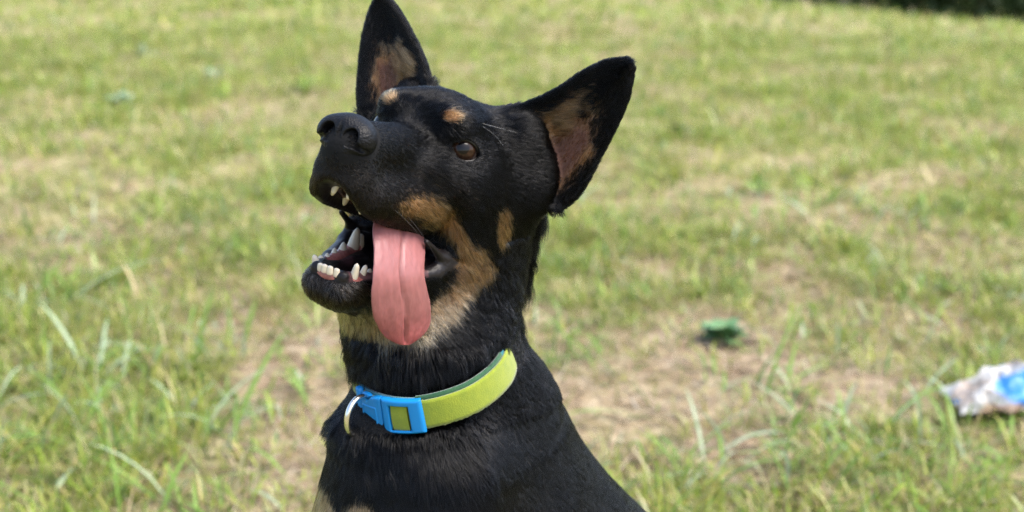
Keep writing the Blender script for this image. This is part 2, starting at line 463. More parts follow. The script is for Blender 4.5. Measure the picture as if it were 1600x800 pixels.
lipin = (sstep(12, 20, HL[:, 0]) * sstep(46, 38, HL[:, 0]) * (HL[:, 2] < -88) * (HL[:, 1] > 10) * sstep(-106, -99, HL[:, 2]))[:, None]
mc = mc * (1 - lipin * .8) + np.array([.14, .07, .07]) * lipin * .8
col = col * (1 - mouV[:, None]) + mc * mouV[:, None]
col = col * (1 - eyeV[:, None]) + np.array([.008, .006, .006]) * eyeV[:, None]

dog = empty('dog', (-.02, .93, 0))
tag(dog, 'black and tan dog sitting on the grass, mouth open and tongue hanging out', 'dog')
m, nt, b = mat('dog_coat_and_skin'); b.inputs['Specular IOR Level'].default_value = .25
at = node(nt, 'ShaderNodeAttribute', attribute_name='col'); aw = node(nt, 'ShaderNodeAttribute', attribute_name='wet')
nt.links.new(at.outputs['Color'], b.inputs['Base Color'])
mp = node(nt, 'ShaderNodeMapRange'); mp.inputs[3].default_value = .85; mp.inputs[4].default_value = .42
nt.links.new(aw.outputs['Fac'], mp.inputs[0]); nt.links.new(mp.outputs[0], b.inputs['Roughness'])
tc = node(nt, 'ShaderNodeTexCoord'); n2 = node(nt, 'ShaderNodeTexNoise'); n2.inputs['Scale'].default_value = 380; n2.inputs['Detail'].default_value = 3
nt.links.new(tc.outputs['Object'], n2.inputs['Vector']); bp = node(nt, 'ShaderNodeBump'); bp.inputs['Strength'].default_value = .45; bp.inputs['Distance'].default_value = .0012
nt.links.new(n2.outputs['Fac'], bp.inputs['Height']); nt.links.new(bp.outputs['Normal'], b.inputs['Normal'])
me = mesh_np('body', BV / 1000, BQ)
vattr(me, 'col', col); vattr(me, 'wet', np.maximum(mouV, eyeV), 'FLOAT')
body = link('body', me, m, dog)

def tube(name, pts, rad, material, parent, frame=from_head, n=10):
    pts = np.array(pts, float); P = cr(pts, np.linspace(0, len(pts) - 1, len(pts) * 5)); R = np.interp(np.linspace(0, 1, len(P)), np.linspace(0, 1, len(rad)), rad)
    T = nrm(np.gradient(P, axis=0)); up = np.array([.3, .2, .93]); V = []
    for p, t, r in zip(P, T, R):
        a = np.cross(t, up); a /= np.linalg.norm(a) + 1e-9; b = np.cross(t, a)
        for j in range(n): q = 2 * math.pi * j / n; V.append(p + (a * math.cos(q) + b * math.sin(q)) * r)
    k = len(P)
    Q = [(i * n + j, i * n + (j + 1) % n, (i + 1) * n + (j + 1) % n, (i + 1) * n + j) for i in range(k - 1) for j in range(n)]
    T3 = [(0, j, j + 1) for j in range(1, n - 1)] + [((k - 1) * n, (k - 1) * n + j + 1, (k - 1) * n + j) for j in range(1, n - 1)]
    V = np.array(V) if frame is None else frame(V)
    return link(name, mesh_np(name, V / 1000, Q, T3), material, parent)
# ---- eyeballs
m, nt, b = mat('eye'); at = node(nt, 'ShaderNodeAttribute', attribute_name='col'); nt.links.new(at.outputs['Color'], b.inputs['Base Color'])
b.inputs['Roughness'].default_value = .02; b.inputs['IOR'].default_value = 1.42; b.inputs['Coat Weight'].default_value = 0.0; b.inputs['Specular IOR Level'].default_value = .3
for s, c in zip((1, -1), EYE):
    g = np.array([.83, s * .5, .12]) if s == 1 else np.array([.9, -.35, .12]); g /= np.linalg.norm(g)
    th = np.linspace(0, math.pi, 41); ph = np.linspace(0, 2 * math.pi, 48, endpoint=False)
    a1 = np.cross(g, (0, 0, 1.)); a1 /= np.linalg.norm(a1); a2 = np.cross(g, a1)
    V = [(g * math.cos(t) + (a1 * math.cos(p) + a2 * math.sin(p)) * math.sin(t)) for t in th for p in ph]
    T = np.repeat(th, 48); PH = np.tile(ph, 41)
    rad = ER * (1 + .045 * np.clip(1 - (T / .8) ** 2, 0, 1))
    V = np.array(V) * rad[:, None] + c
    Q = [(i * 48 + j, (i + 1) * 48 + j, (i + 1) * 48 + (j + 1) % 48, i * 48 + (j + 1) % 48) for i in range(40) for j in range(48)]
    st = .6 + .8 * noise3(np.c_[np.cos(PH) * 6, np.sin(PH) * 6, T * 2], 1.0, 21)
    irisc = np.array([.024, .0115, .0065]) * st[:, None]
    cc = np.where((T < .36)[:, None], [.004, .003, .003], np.where((T < .80)[:, None], irisc, np.where((T < .9)[:, None], [.010, .007, .006], [.05, .035, .03])))
    me = mesh_np('eye', from_head(V) / 1000, Q); vattr(me, 'col', cc); link('eye', me, m, dog)

# ---- eyelids: dark wet rims along both edges of the opening
lidm = noise_mat('eyelid_rim', (.004, .0035, .0035), (.009, .007, .007), 900, .3, .2, 1500, spec=.4)
for s, c in zip((1, -1), EYE):
    n = np.array([.76, s * .65, .03]); n /= np.linalg.norm(n); e = np.cross((0, 0, 1.), n); e /= np.linalg.norm(e); u = np.cross(n, e)
    A, B = 10.2, 6.5; RR = (A * A + B * B) / (2 * B)
    for sg, rr_ in ((1, 1.15), (-1, .8)):
        pts = []
        for a in np.linspace(-1, 1, 9):
            p = A * a; q = sg * (math.sqrt(max(0, RR * RR - p * p)) - (RR - B)); w = math.sqrt(max(1, 11.75 ** 2 - p * p - q * q)); pts.append(c + e * p + u * q + n * w)
        tube('eyelid', pts, [.5, rr_, rr_, rr_, .5], lidm, dog, n=8)

# ---- nose
nv = Vol(np.arange(62, 98, .55), np.arange(-24, 24, .55), np.arange(-42, 0, .55), 20)
nv.ell((79, 0, -19.5), (12.5, 18, 12.5), k=3); nv.ell((78, 0, -14), (12, 13, 8.5), k=5)
for s in (1, -1):
    nv.ell((83, s * 10.5, -19.5), (8.5, 9, 9.5), k=4)
    nv.ell((83, s * 4.5, -28), (7, 6, 7), k=4)
for s in (1, -1):
    nv.ell((91.5, s * 8.2, -20.5), (13, 5.0, 5.8), k=1.2, mode='s')
    nv.cone((91, s * 9.5, -23), (82, s * 19.5, -26.5), 2.6, 1.5, k=1.2, mode='s')
nv.cone((92.6, 0, -10), (87.5, 0, -40), 1.15, 1.3, k=1.0, mode='s')
V, Q = nv.mesh(.5, 2)
m = noise_mat('nose_leather', (.003, .003, .0037), (.007, .007, .008), 300, .44, 0, spec=.17)
nt = m.node_tree; b = nt.nodes['Principled BSDF']; vo = node(nt, 'ShaderNodeTexVoronoi'); vo.inputs['Scale'].default_value = 800
tc = node(nt, 'ShaderNodeTexCoord'); nt.links.new(tc.outputs['Object'], vo.inputs['Vector'])
bp = node(nt, 'ShaderNodeBump', invert=True); bp.inputs['Strength'].default_value = .8; bp.inputs['Distance'].default_value = .0004
nt.links.new(vo.outputs['Distance'], bp.inputs['Height']); nt.links.new(bp.outputs['Normal'], b.inputs['Normal'])
V = np.array([80, 0, -19.5]) + (V - np.array([80, 0, -19.5])) * (1, .96, .95)
link('nose', mesh_np('nose', from_head(V) / 1000, Q), m, dog)

# ---- tongue
TR = [([29.8, 6.0, -52.8], [-8.0, 16.0, -54.1]), ([40.1, 12.0, -62.9], [-3.1, 25.0, -62.2]), ([47.4, 21.0, -75.2], [4.4, 33.0, -71.7]), ([50.2, 28.0, -91.3], [8.4, 40.0, -84.5]),
      ([44.3, 30.0, -106.0], [-4.5, 43.0, -98.3]), ([34.5, 31.0, -116.8], [-13.8, 43.0, -109.3]), ([18.6, 32.0, -125.3], [-12.3, 42.0, -118.2]), ([6.7, 34.0, -127.9], [-6.2, 39.0, -125.6])]
TA = from_head([r[0] for r in TR]); TB = from_head([r[1] for r in TR])
rt = from_head([[-22, -12, -74], [-22, 14, -74]]); TA = np.vstack([rt[0], TA]); TB = np.vstack([rt[1], TB])
tt = np.concatenate([np.linspace(0, 7.4, 60), np.linspace(7.45, 8, 14)])
a = cr(TA, tt); b_ = cr(TB, tt); ctr = (a + b_) / 2; wd = b_ - a; hw = np.linalg.norm(wd, axis=1) / 2; wd = nrm(wd)
ln = nrm(np.gradient(ctr, axis=0)); nn = nrm(np.cross(ln, wd))
if nn[40] @ np.array([0, -1, 0]) < 0: nn = -nn
NS = 150; V = []; C_ = []
for i in range(len(tt)):
    tk = 4.2 if tt[i] < 6 else 4.2 - 1.6 * (tt[i] - 6) / 2
    for j in range(NS):
        p = 2 * math.pi * j / NS; cu = math.cos(p); su = math.sin(p)
        u = math.copysign(abs(cu) ** .8, cu); w = math.copysign(abs(su) ** .8, su)
        x = u * hw[i]
        g = 0
        if su > 0:
            fade = min(1, max(0, (8.0 - tt[i]) / 1.2))
            g = -2.8 * math.exp(-((x + .6 + .7 * math.sin(tt[i] * 2.1)) / 1.05) ** 2) * fade + .35 * math.exp(-((abs(x) - hw[i] * .5) / 7) ** 2)
        V.append(ctr[i] + wd[i] * x + nn[i] * (w * tk * .5 + g + 1.2 * (1 - u * u))); C_.append((tt[i], u, g))
V = np.array(V); n = len(tt)
V = V + np.repeat(nn, NS, 0) * (.5 * (noise3(V, .16, 41) - .5) + .35 * (noise3(V, .5, 42) - .5))[:, None] + np.repeat(wd, NS, 0) * ((np.abs([q[1] for q in C_]) > .8) * 1.6 * (noise3(V, .12, 43) - .5))[:, None]
Q = [(i * NS + j, i * NS + (j + 1) % NS, (i + 1) * NS + (j + 1) % NS, (i + 1) * NS + j) for i in range(n - 1) for j in range(NS)]
T3 = [(0, (j + 1) % NS, j) for j in range(1, NS - 1)]; k0 = (n - 1) * NS; T3 += [(k0, k0 + j, k0 + (j + 1) % NS) for j in range(1, NS - 1)]
C_ = np.array(C_)
tip = sstep(4.5, 8, C_[:, 0])[:, None]
tcx = np.array([.255, .092, .090]) * (1 - tip) + np.array([.305, .072, .073]) * tip
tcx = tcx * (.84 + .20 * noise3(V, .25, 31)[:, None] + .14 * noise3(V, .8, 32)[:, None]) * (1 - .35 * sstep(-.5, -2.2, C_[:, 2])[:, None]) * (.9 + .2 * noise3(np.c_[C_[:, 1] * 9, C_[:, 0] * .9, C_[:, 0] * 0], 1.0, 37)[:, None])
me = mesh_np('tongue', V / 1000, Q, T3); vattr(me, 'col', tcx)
m, nt, b = mat('tongue'); at = node(nt, 'ShaderNodeAttribute', attribute_name='col'); nt.links.new(at.outputs['Color'], b.inputs['Base Color'])
b.inputs['Roughness'].default_value = .5; b.inputs['Coat Weight'].default_value = .04; b.inputs['Coat Roughness'].default_value = .2; b.inputs['Subsurface Weight'].default_value = .2; b.inputs['Subsurface Radius'].default_value = (.004, .0015, .001); b.inputs['Subsurface Scale'].default_value = 1
tc = node(nt, 'ShaderNodeTexCoord'); n1 = node(nt, 'ShaderNodeTexNoise'); n1.inputs['Scale'].default_value = 420; n1.inputs['Detail'].default_value = 5
mpn = node(nt, 'ShaderNodeMapping'); mpn.inputs['Scale'].default_value = (1, 1, .3)
nt.links.new(tc.outputs['Object'], mpn.inputs['Vector']); nt.links.new(mpn.outputs['Vector'], n1.inputs['Vector'])
bp = node(nt, 'ShaderNodeBump'); bp.inputs['Strength'].default_value = .4; bp.inputs['Distance'].default_value = .0009
nt.links.new(n1.outputs['Fac'], bp.inputs['Height']); nt.links.new(bp.outputs['Normal'], b.inputs['Normal'])
tongue = link('tongue', me, m, dog)

# ---- teeth and gums
mt, nt, b = mat('tooth_enamel'); at = node(nt, 'ShaderNodeAttribute', attribute_name='col'); nt.links.new(at.outputs['Color'], b.inputs['Base Color'])
b.inputs['Roughness'].default_value = .22; b.inputs['Subsurface Weight'].default_value = .2; b.inputs['Subsurface Radius'].default_value = (.002, .0015, .001)
mgd = noise_mat('dark_gum', (.02, .011, .012), (.05, .022, .022), 260, .22, .3, 500)
mg = noise_mat('gum', (.20, .065, .06), (.36, .13, .11), 260, .22, .3, 500)
def tooth(base, tip, w, d=None, side=(0, 1, 0), blunt=.35, bend=(0, 0, 0)):
    base = np.array(base, float); tip = np.array(tip, float); d = d or w
    ax = tip - base; e1 = np.array(side, float); e1 -= ax * (e1 @ ax) / (ax @ ax); e1 /= np.linalg.norm(e1); e2 = np.cross(nrm(ax), e1)
    V = []; C = []; n = 10; K = 8
    for i in range(K + 1):
        t = i / K; r = (1 - t ** 1.7 * (1 - blunt)) if i < K else blunt * .4
        if i == 0: r = .9
        c = base + ax * t + np.array(bend) * t * t + (-ax * .01 if i == K else 0)
        for j in range(n):
            p = 2 * math.pi * j / n; V.append(c + e1 * math.cos(p) * w * r + e2 * math.sin(p) * d * r)
            k = 1 - min(1, t / .35); C.append(np.array([.60, .52, .40]) * (1 - k * .5) + np.array([.5, .28, .2]) * k * .5)
    Q = [(i * n + j, i * n + (j + 1) % n, (i + 1) * n + (j + 1) % n, (i + 1) * n + j) for i in range(K) for j in range(n)]
    T = [(K * n, K * n + j, K * n + j + 1) for j in range(1, n - 1)]
    me = mesh_np('tooth', from_head(V) / 1000, Q, T); vattr(me, 'col', C); return link('tooth', me, mt, dog)
tube('gum', [(-8, -22, -83), (20, -17, -92), (43, -12, -99), (49, 0, -100), (43, 12, -99), (28, 15, -95)], [5.2, 5.2, 5.0, 4.2, 4.9, 4.3], mg, dog)
tube('gum', [(-5, -24, -59), (30, -16, -53), (56, -11, -47), (62, 0, -44), (56, 11, -47), (30, 16, -53)], [3, 3.5, 4, 4, 4, 3.5], mgd, dog)
for y in (-9.5, -5.8, -2, 2, 5.8, 9.5):
    x = 53 - (y / 10) ** 2 * 5
    tooth((x, y, -99.5), (x + 2, y * 1.05 + random.uniform(-.4, .4), -94.3 + random.uniform(-.8, .5)), 2.4, 1.7, blunt=.75)
for s in (1, -1):
    cz = -88 if s > 0 else -92
    tooth((44, s * 13, -99), (47, s * 15, cz), 2.9, 2.7, bend=(1.5, 0, 0), blunt=.45)
    tooth((38, s * 14.5, -97), (39.5, s * 16, cz + .5), 2.5, 2.3, bend=(0, 0, 0), blunt=.5)
    tooth((32, s * 15, -94), (33, s * 16, -89), 2.8, 2.2, side=(1, 0, 0), blunt=.35)
    tooth((22, s * 17, -92), (23, s * 18, -85), 3.6, 2.4, side=(1, 0, 0), blunt=.3)
    tooth((12, s * 18.5, -88), (13, s * 19, -80), 4.0, 2.6, side=(1, 0, 0), blunt=.3)
    tooth((-1, s * 19.5, -84), (2.5, s * 19, -69), 5.8, 3.4, side=(1, 0, 0), blunt=.35)
    tooth((-11, s * 21.5, -81), (-10, s * 22, -72), 4.6, 3, side=(1, 0, 0), blunt=.4)
    tooth((60, s * 10.5, -48), (59, s * 11, -60 if s > 0 else -55), 2.6, 2.6, bend=(-1, 0, 0), blunt=.35); tooth((67, s * 5, -46), (67, s * 5.5, -54), 2.6, 2, blunt=.5)
    for x, y, w in ((38, 13, 3.4), (22, 16, 3.6)):
        tooth((x, s * y, -51), (x, s * y, -58.5), w, 2.4, side=(1, 0, 0), blunt=.3)

# ================================================================== COLLAR (worn by the dog, a thing of its own)
CC = np.array([-52.3, 869.1, 415.1]); E1 = nrm(np.array([54.4, 2.1, 10.8])); NN = nrm(np.array([-.17, -.26, .95]))
NN = nrm(NN - E1 * (NN @ E1)); E2 = np.cross(E1, NN)             # E2 points to the front
if E2[1] > 0: E2 = -E2
RA, RB = 51.5, 55.0; FLARE = math.radians(9)
_th = np.linspace(0, 2 * math.pi, 2001); _pp = np.stack([RA * np.cos(_th), RB * np.sin(_th)], 1)
_sl = np.concatenate([[0], np.cumsum(np.linalg.norm(np.diff(_pp, axis=0), axis=1))]); CIRC = _sl[-1]
def ring(s, h, r):
    """strap coordinates (along, up, out) to world mm; along runs from image right, across the front, to the left and round the nape"""
    s = np.asarray(s, float); h = np.asarray(h, float); r = np.asarray(r, float)
    th = np.interp(np.mod(s, CIRC), _sl, _th)
    rad = nrm(np.cos(th)[..., None] / RA * E1 + np.sin(th)[..., None] / RB * E2)
    p = CC + RA * np.cos(th)[..., None] * E1 + RB * np.sin(th)[..., None] * E2
    hd = NN * math.cos(FLARE) - rad * math.sin(FLARE); ro = rad * math.cos(FLARE) + NN * math.sin(FLARE)
    return p + hd * h[..., None] + ro * r[..., None]
collar = empty('dog_collar', (-.0523, .8691, .4151))
tag(collar, "lime green strap collar with a blue plastic buckle round the dog's neck", 'collar')
def strap_mat(name, a, bcol):
    m = noise_mat(name, a, bcol, 160, .9, .5, 1300, dist=.0008, spec=.2)
    m.node_tree.nodes['Principled BSDF'].inputs['Sheen Weight'].default_value = .3
    return m
SM = strap_mat('strap_green', (.165, .215, .019), (.215, .255, .020)); LM = strap_mat('lining_blue', (.01, .08, .12), (.015, .13, .15)); IM = strap_mat('strap_inner_green', (.014, .062, .030), (.03, .09, .04))
def band(name, s0, s1, h0, h1, r0, r1, m, n=220, bow=.25, fray=0):
    ss = np.linspace(s0, s1, n); K = 9; hh = np.linspace(h0, h1, K); V = []
    prof = [(h, r1 + bow * (1 - ((h - (h0 + h1) / 2) / ((h1 - h0) / 2)) ** 2)) for h in hh] + [(h, r0) for h in hh[::-1]]
    rr = np.random.default_rng(len(name))
    for s in ss:
        w = .18 * math.sin(s * .05) + .12 * math.sin(s * .17 + 1)
        for i, (a, b) in enumerate(prof): V.append(ring(s, a + w + (rr.normal() * fray if i in (0, K - 1) else 0), b))
    M = len(prof)
    Q = [(i * M + j, (i + 1) * M + j, (i + 1) * M + (j + 1) % M, i * M + (j + 1) % M) for i in range(n - 1) for j in range(M)]
    Q = [q[::-1] for q in Q]
    return link(name, mesh_np(name, np.array(V) / 1000, Q), m, collar)
def s_of(px):      # along-strap position whose across-coordinate is px mm right of the collar's middle (front half)
    th = math.acos(max(-1, min(1, px / RA))); return float(np.interp(th, _th, _sl))
SB0, SB1 = s_of(-7.0), s_of(-48.0)             # right and left end of the buckle on the strap
SM_ = (SB0 + SB1) / 2
band('strap', SB0 - 1 - CIRC, SB0 + 9, -9.2, 9.2, .6, 2.2, SM, 300, fray=.18)      # from the nape over the image right to the buckle
band('strap', SB1 - 6, CIRC * .995 - CIRC + CIRC, -9.2, 9.2, .6, 2.2, SM, 160, fray=.18)
band('strap_lining', 0, CIRC * .9985, -9, 10.6, -2.2, .4, LM, 300, bow=0, fray=.12)
band('strap', SB0 - 70, SB0 + 4, -6, 12.0, -1.2, .5, IM, 70, bow=0, fray=.15)
# buckle halves: solids in strap coordinates (along u: + is image right), bent round the neck
BM, nt, b = mat('blue_buckle_plastic'); b.inputs['Base Color'].default_value = (.004, .185, .48, 1); b.inputs['Roughness'].default_value = .4; b.inputs['Specular IOR Level'].default_value = .35
b.inputs['Subsurface Weight'].default_value = .08; b.inputs['Subsurface Radius'].default_value = (.001, .002, .003)
tc = node(nt, 'ShaderNodeTexCoord'); n1 = node(nt, 'ShaderNodeTexNoise'); n1.inputs['Scale'].default_value = 700; nt.links.new(tc.outputs['Object'], n1.inputs['Vector'])
bp = node(nt, 'ShaderNodeBump'); bp.inputs['Strength'].default_value = .12; bp.inputs['Distance'].default_value = .0004; nt.links.new(n1.outputs['Fac'], bp.inputs['Height']); nt.links.new(bp.outputs['Normal'], b.inputs['Normal'])
BLEN = SB1 - SB0
def plate(v, pts, r0, r1, rnd, mode='u', k=1.0, bulge=0):
    pts = np.array(pts, float); c = [pts[:, 0].mean(), pts[:, 1].mean(), (r0 + r1) / 2]
    def f(x, y, z):
        d = poly2(x, y, pts) + rnd + 0 * z
        w = np.abs(z - (r0 + r1) / 2 - bulge * (1 - (x / 34) ** 2) * 0) - (r1 - r0) / 2 + rnd
        return np.minimum(np.maximum(d, w), 0) + np.sqrt(np.maximum(d, 0) ** 2 + np.maximum(w, 0) ** 2) - rnd
    v.op(f, c, 40, None, k, mode)
def solid(name, build, parent):
    v = Vol(np.arange(-34, 34, .42), np.arange(-20, 20, .42), np.arange(-2, 12, .42), 12); build(v)
    V, Q = v.mesh(.4, 2)
    P = ring(SM_ - V[:, 0], V[:, 1] * .78, V[:, 2] * .85)
    return link(name, mesh_np(name, P / 1000, Q[:, ::-1]), BM, parent)
H2 = BLEN / 2
def female(v):
    plate(v, [(-15, -13.5), (-8, -14.5), (H2 - 26, -15), (H2 - 26, 15), (-2, 14.5), (-6, 13), (-9, 9), (-15, 8.5)], .8, 7.2, 1.6)
    # raised outline on the face
    plate(v, [(-13.6, -9.5), (H2 - 29, -10.5), (H2 - 29.5, 5.5), (-13, 5.0)], 6.0, 8.1, .5, k=.5)
    plate(v, [(-12.7, -8.6), (H2 - 30, -9.5), (H2 - 30.5, 4.5), (-12.1, 4.1)], 7.1, 9.5, .2, 's', .4)
def slider(v):
    plate(v, [(H2 - 25.6, -15.2), (H2, -14.2), (H2, 14.6), (H2 - 25.6, 15.2)], .8, 7.6, 2.4)
    plate(v, [(H2 - 20.5, -12.2), (H2 - 8.0, -11.8), (H2 - 8.0, 9.5), (H2 - 20.5, 9.8)], -3, 12, .8, 's', 1.2)
def male(v):
    plate(v, [(-H2 + 7, -11), (-H2 + 9, -13), (-15.3, -10.5), (-15.3, 7.5), (-H2 + 11, 8.5), (-H2 + 9, 14.5), (-H2 + 5, 14.5)], .8, 6.4, 1.8)
    plate(v, [(-H2 + 11.5, 9.4), (-10, 9.8), (-6.5, 13.2), (-10, 14.6), (-H2 + 13, 13.6)], 1.6, 5.6, 1.3)     # upper squeeze arm
    plate(v, [(-H2 + 10, -15.2), (-17, -14.6), (-14, -12), (-H2 + 11, -12.4)], 1.6, 5.6, 1.0)
buckle = solid('buckle', female, collar)
def sub(o):
    o.parent = buckle; o.location = (0, 0, 0); return o
sub(solid('slider_frame', slider, collar)); sub(solid('clip_half', male, collar))
# the strap shows through the slot of the slider frame
u0, u1 = H2 - 19.6, H2 - 9.2
band('strap_loop', SM_ - u1, SM_ - u0, -9.8, 8.4, 2.0, 4.5, SM, 14, bow=1.0, fray=.15)
# metal D-shaped ring at the left end
met, nt, b = mat('nickel_ring'); b.inputs['Base Color'].default_value = (.72, .69, .64, 1); b.inputs['Metallic'].default_value = 1; b.inputs['Roughness'].default_value = .22
th = np.linspace(0, 2 * math.pi, 64, endpoint=False); sD = SB1 + 4.5
c0 = np.array([-96.5, 826.0, 395.0]); up = nrm(ring(sD, 8, 1) - ring(sD, -8, 1)); outD = nrm(np.array([.56, .82, .05])); outD = nrm(outD - up * (outD @ up)); V = []
for t in th:
    p = c0 + up * 12.6 * math.cos(t) + outD * 11.5 * math.sin(t)
    tg = nrm(-up * 12 * math.sin(t) + outD * 12 * math.cos(t)); n1 = nrm(np.cross(tg, np.cross(up, outD))); n2 = np.cross(tg, n1)
    for j in range(12): q = 2 * math.pi * j / 12; V.append(p + (n1 * math.cos(q) + n2 * math.sin(q)) * 1.9)
Q = [(i * 12 + j, ((i + 1) % 64) * 12 + j, ((i + 1) % 64) * 12 + (j + 1) % 12, i * 12 + (j + 1) % 12) for i in range(64) for j in range(12)]
link('leash_ring', mesh_np('leash_ring', np.array(V) / 1000, Q), met, collar)

# ================================================================== FUR
def collar_rel(P):
    d = P - CC; x = d @ E1; y = d @ E2; hgt = d @ NN
    return hgt, np.sqrt((x / RA) ** 2 + (y / RB) ** 2)
def grow_fur(n_want):
    T = np.concatenate([BQ[:, [0, 1, 2]], BQ[:, [0, 2, 3]]])
    a, b, c = BV[T[:, 0]], BV[T[:, 1]], BV[T[:, 2]]
    area = np.linalg.norm(np.cross(b - a, c - a), axis=1) / 2
    cen = (a + b + c) / 3; L = to_head(cen); N = nrm(BN[T[:, 0]] + BN[T[:, 1]] + BN[T[:, 2]])
    view = nrm(np.array([0, 0, 660.0]) - cen); fac = (N * view).sum(1)
    w = np.where(cen[:, 2] > 300, 1.0, np.where(cen[:, 2] > 230, .4, .1))
    w = w * np.where(fac > -.35, 1.0, .25)
    headm = (L[:, 0] > -60) & (cen[:, 2] > 440)
    w = w * np.where(headm, 1.6, 1.0)
    mm = mouV[T].mean(1); ee = eyeV[T].mean(1)
    w = w * (mm < .35) * (ee < .5)
    nd = nv.sample(np.clip(L, [62.5, -23.5, -41.5], [97, 23, -1]))
    inbox = (L[:, 0] > 63) & (np.abs(L[:, 1]) < 23) & (L[:, 2] > -41) & (L[:, 2] < -1)
    w = w * ~(inbox & (nd < 1.0))
    hg, rr = collar_rel(cen)
    sk = skinV[T].mean(1); w = w * (1 - .35 * sk)
    p = area * w; p /= p.sum()
    ti = rng.choice(len(T), n_want, p=p)
    u = rng.random(n_want); v = rng.random(n_want); f = u + v > 1; u[f] = 1 - u[f]; v[f] = 1 - v[f]
    t = T[ti]; P = BV[t[:, 0]] * (1 - u - v)[:, None] + BV[t[:, 1]] * u[:, None] + BV[t[:, 2]] * v[:, None]
    N = nrm(BN[t[:, 0]] * (1 - u - v)[:, None] + BN[t[:, 1]] * u[:, None] + BN[t[:, 2]] * v[:, None])
    L = to_head(P); NL = N @ HR
    E, SQ, F = ear_info(P, N)
    tan, skin, wob = coat(P, N, E, SQ, F)
    hg, rr = collar_rel(P)
    neck = sstep(-70, -95, L[:, 0]) ; neck = np.maximum(neck, sstep(520, 470, P[:, 2]) * (L[:, 0] < -40)); neck = np.maximum(neck, sstep(450, 425, P[:, 2]))
    # ---- combing direction (head frame for the head, world for neck and body)
    y = np.clip(L[:, 1] / 14, -1, 1); x = L[:, 0]; z = L[:, 2]
    comb = np.stack([-np.ones(n_want), .15 * y, -.12 * np.ones(n_want)], 1)
    up = sstep(0, 20, z)[:, None]; comb = comb * (1 - up) + np.stack([-np.ones(n_want), .3 * y, .12 + 0 * x], 1) * up
    ck = (sstep(5, -45, x) * sstep(0, -45, z))[:, None]; comb = comb * (1 - ck) + np.stack([-.85 + 0 * x, .1 * y, -.62 + 0 * x], 1) * ck
    jaw = (sstep(-90, -104, z) * (x > -40))[:, None]; comb = comb * (1 - jaw) + np.stack([-.9 + 0 * x, .1 * y, -.5 + 0 * x], 1) * jaw
    muz = (sstep(20, 60, x) * sstep(-35, -52, z) * (z > -75))[:, None]; comb = comb * (1 - muz) + np.stack([-.75 + 0 * x, .2 * y, -.65 + 0 * x], 1) * muz
    comb = comb @ HR.T
    nk = nrm(np.stack([.12 + 0 * x, .1 + 0 * x, -1 + 0 * x], 1)); comb = comb * (1 - neck[:, None]) + nk * neck[:, None]
    bd = sstep(395, 360, P[:, 2])[:, None]
    bdir = np.stack([.15 + sstep(-60, 40, P[:, 0]) * .5, .1 + sstep(860, 960, P[:, 1]) * .4, -1 + 0 * x], 1)
    comb = comb * (1 - bd) + nrm(bdir) * bd
    # ears: along the ear to the tip and out from the inner edge
    for e in (0, 1):
        k = E == e
        if not k.any(): continue
        nm = ('left', 'right')[e]; Ei, Eo, _ = EARS[nm]
        tp = from_head((Ei[-1] + Eo[-1]) / 2); bs = from_head((Ei[0] + Eo[0]) / 2); ac = nrm(from_head(Eo[1]) - from_head(Ei[1]))
        ax = nrm(tp - bs); q = SQ[k, 1][:, None]
        dirn = ax * .9 + ac * np.where(q < .45, .55, -.15)
        dirn = np.where(F[k][:, None], dirn, ax * 1.0)
        comb[k] = dirn
    # clumping: the combing direction drifts from lock to lock
    for sc, am, sd in ((.035, .35, 50), (.11, .42, 60), (.3, .50, 70)):
        comb = comb + am * np.stack([noise3(P, sc, sd + i) - .5 for i in range(3)], 1) * np.where(E >= 0, .6, 1)[:, None]
    comb = nrm(comb + rng.normal(0, .09, (n_want, 3)))
    Tn = comb - N * (comb * N).sum(1)[:, None]; Tn = nrm(Tn)
    # ---- length and lift
    ln = np.full(n_want, 9.0)
    ln = ln + (4.2 - ln) * sstep(8, 40, x)
    ln = ln + (2.8 - ln) * sstep(45, 75, x) * sstep(-60, -40, z)
    ln = ln + (15 - ln) * sstep(-25, -60, x) * sstep(10, -20, z) * (E < 0)
    ln = ln + (15 - ln) * sstep(-86, -110, z) * (x < 30)
    ln = np.where((x > 28) & (z < -98), 5.0, ln)
    ln = np.where((x > -35) & (z > 8), 6.5, ln)
    ln = ln + (19 - ln) * neck
    ln = ln + (15 - ln) * sstep(395, 360, P[:, 2]); ln = np.where((np.abs(L[:, 1]) > 56) & (x < -40), np.minimum(ln, 7), ln)
    for c in EYE: ln = np.minimum(ln, np.clip((np.linalg.norm(L - c, axis=1) - 12.4) * .9 + 1.0, 1.2, 40))
    rim = mouth_mask(L)[1]; ln = np.where(hdm(L), np.minimum(ln, np.clip(rim * .9 + 1.5, 1.5, 40)), ln)
    s, q = SQ[:, 0], SQ[:, 1]
    eln = np.where(F & (q < .5), 6 + 8 * tan * sstep(.75, .2, s), np.where(F, 4 + 4 * tan, 4.0))
    eln = np.where((q < .06) | (q > .95), 4.5, eln); eln = np.where(F & (skin > .5), 3.5, eln)
    ln = np.where(E >= 0, eln, ln)
    under = (np.abs(hg) < 9) & (rr < 1.25); ln = np.where(under, 2.0, ln); above = (hg > 9) & (hg < 34) & (rr < 1.3); ln = np.where(above, np.minimum(ln, np.clip((hg - 8) * 1.25, 3, 30)), ln)
    below = (hg < -9) & (hg > -20) & (rr < 1.3); ln = np.where(below, np.minimum(ln, 14), ln)
    ln = ln * rng.uniform(.65, 1.15, n_want)
    lift = np.full(n_want, .30); lift = np.where(neck > .5, .42, lift); lift = np.where((x > 25) & (z > -80), .26, lift); lift = np.where((E >= 0) & F & (q < .5), .5, lift)
    lift = np.where((x > 28) & (z < -98), .42, lift); lift = np.where(P[:, 2] < 385, .13, lift)
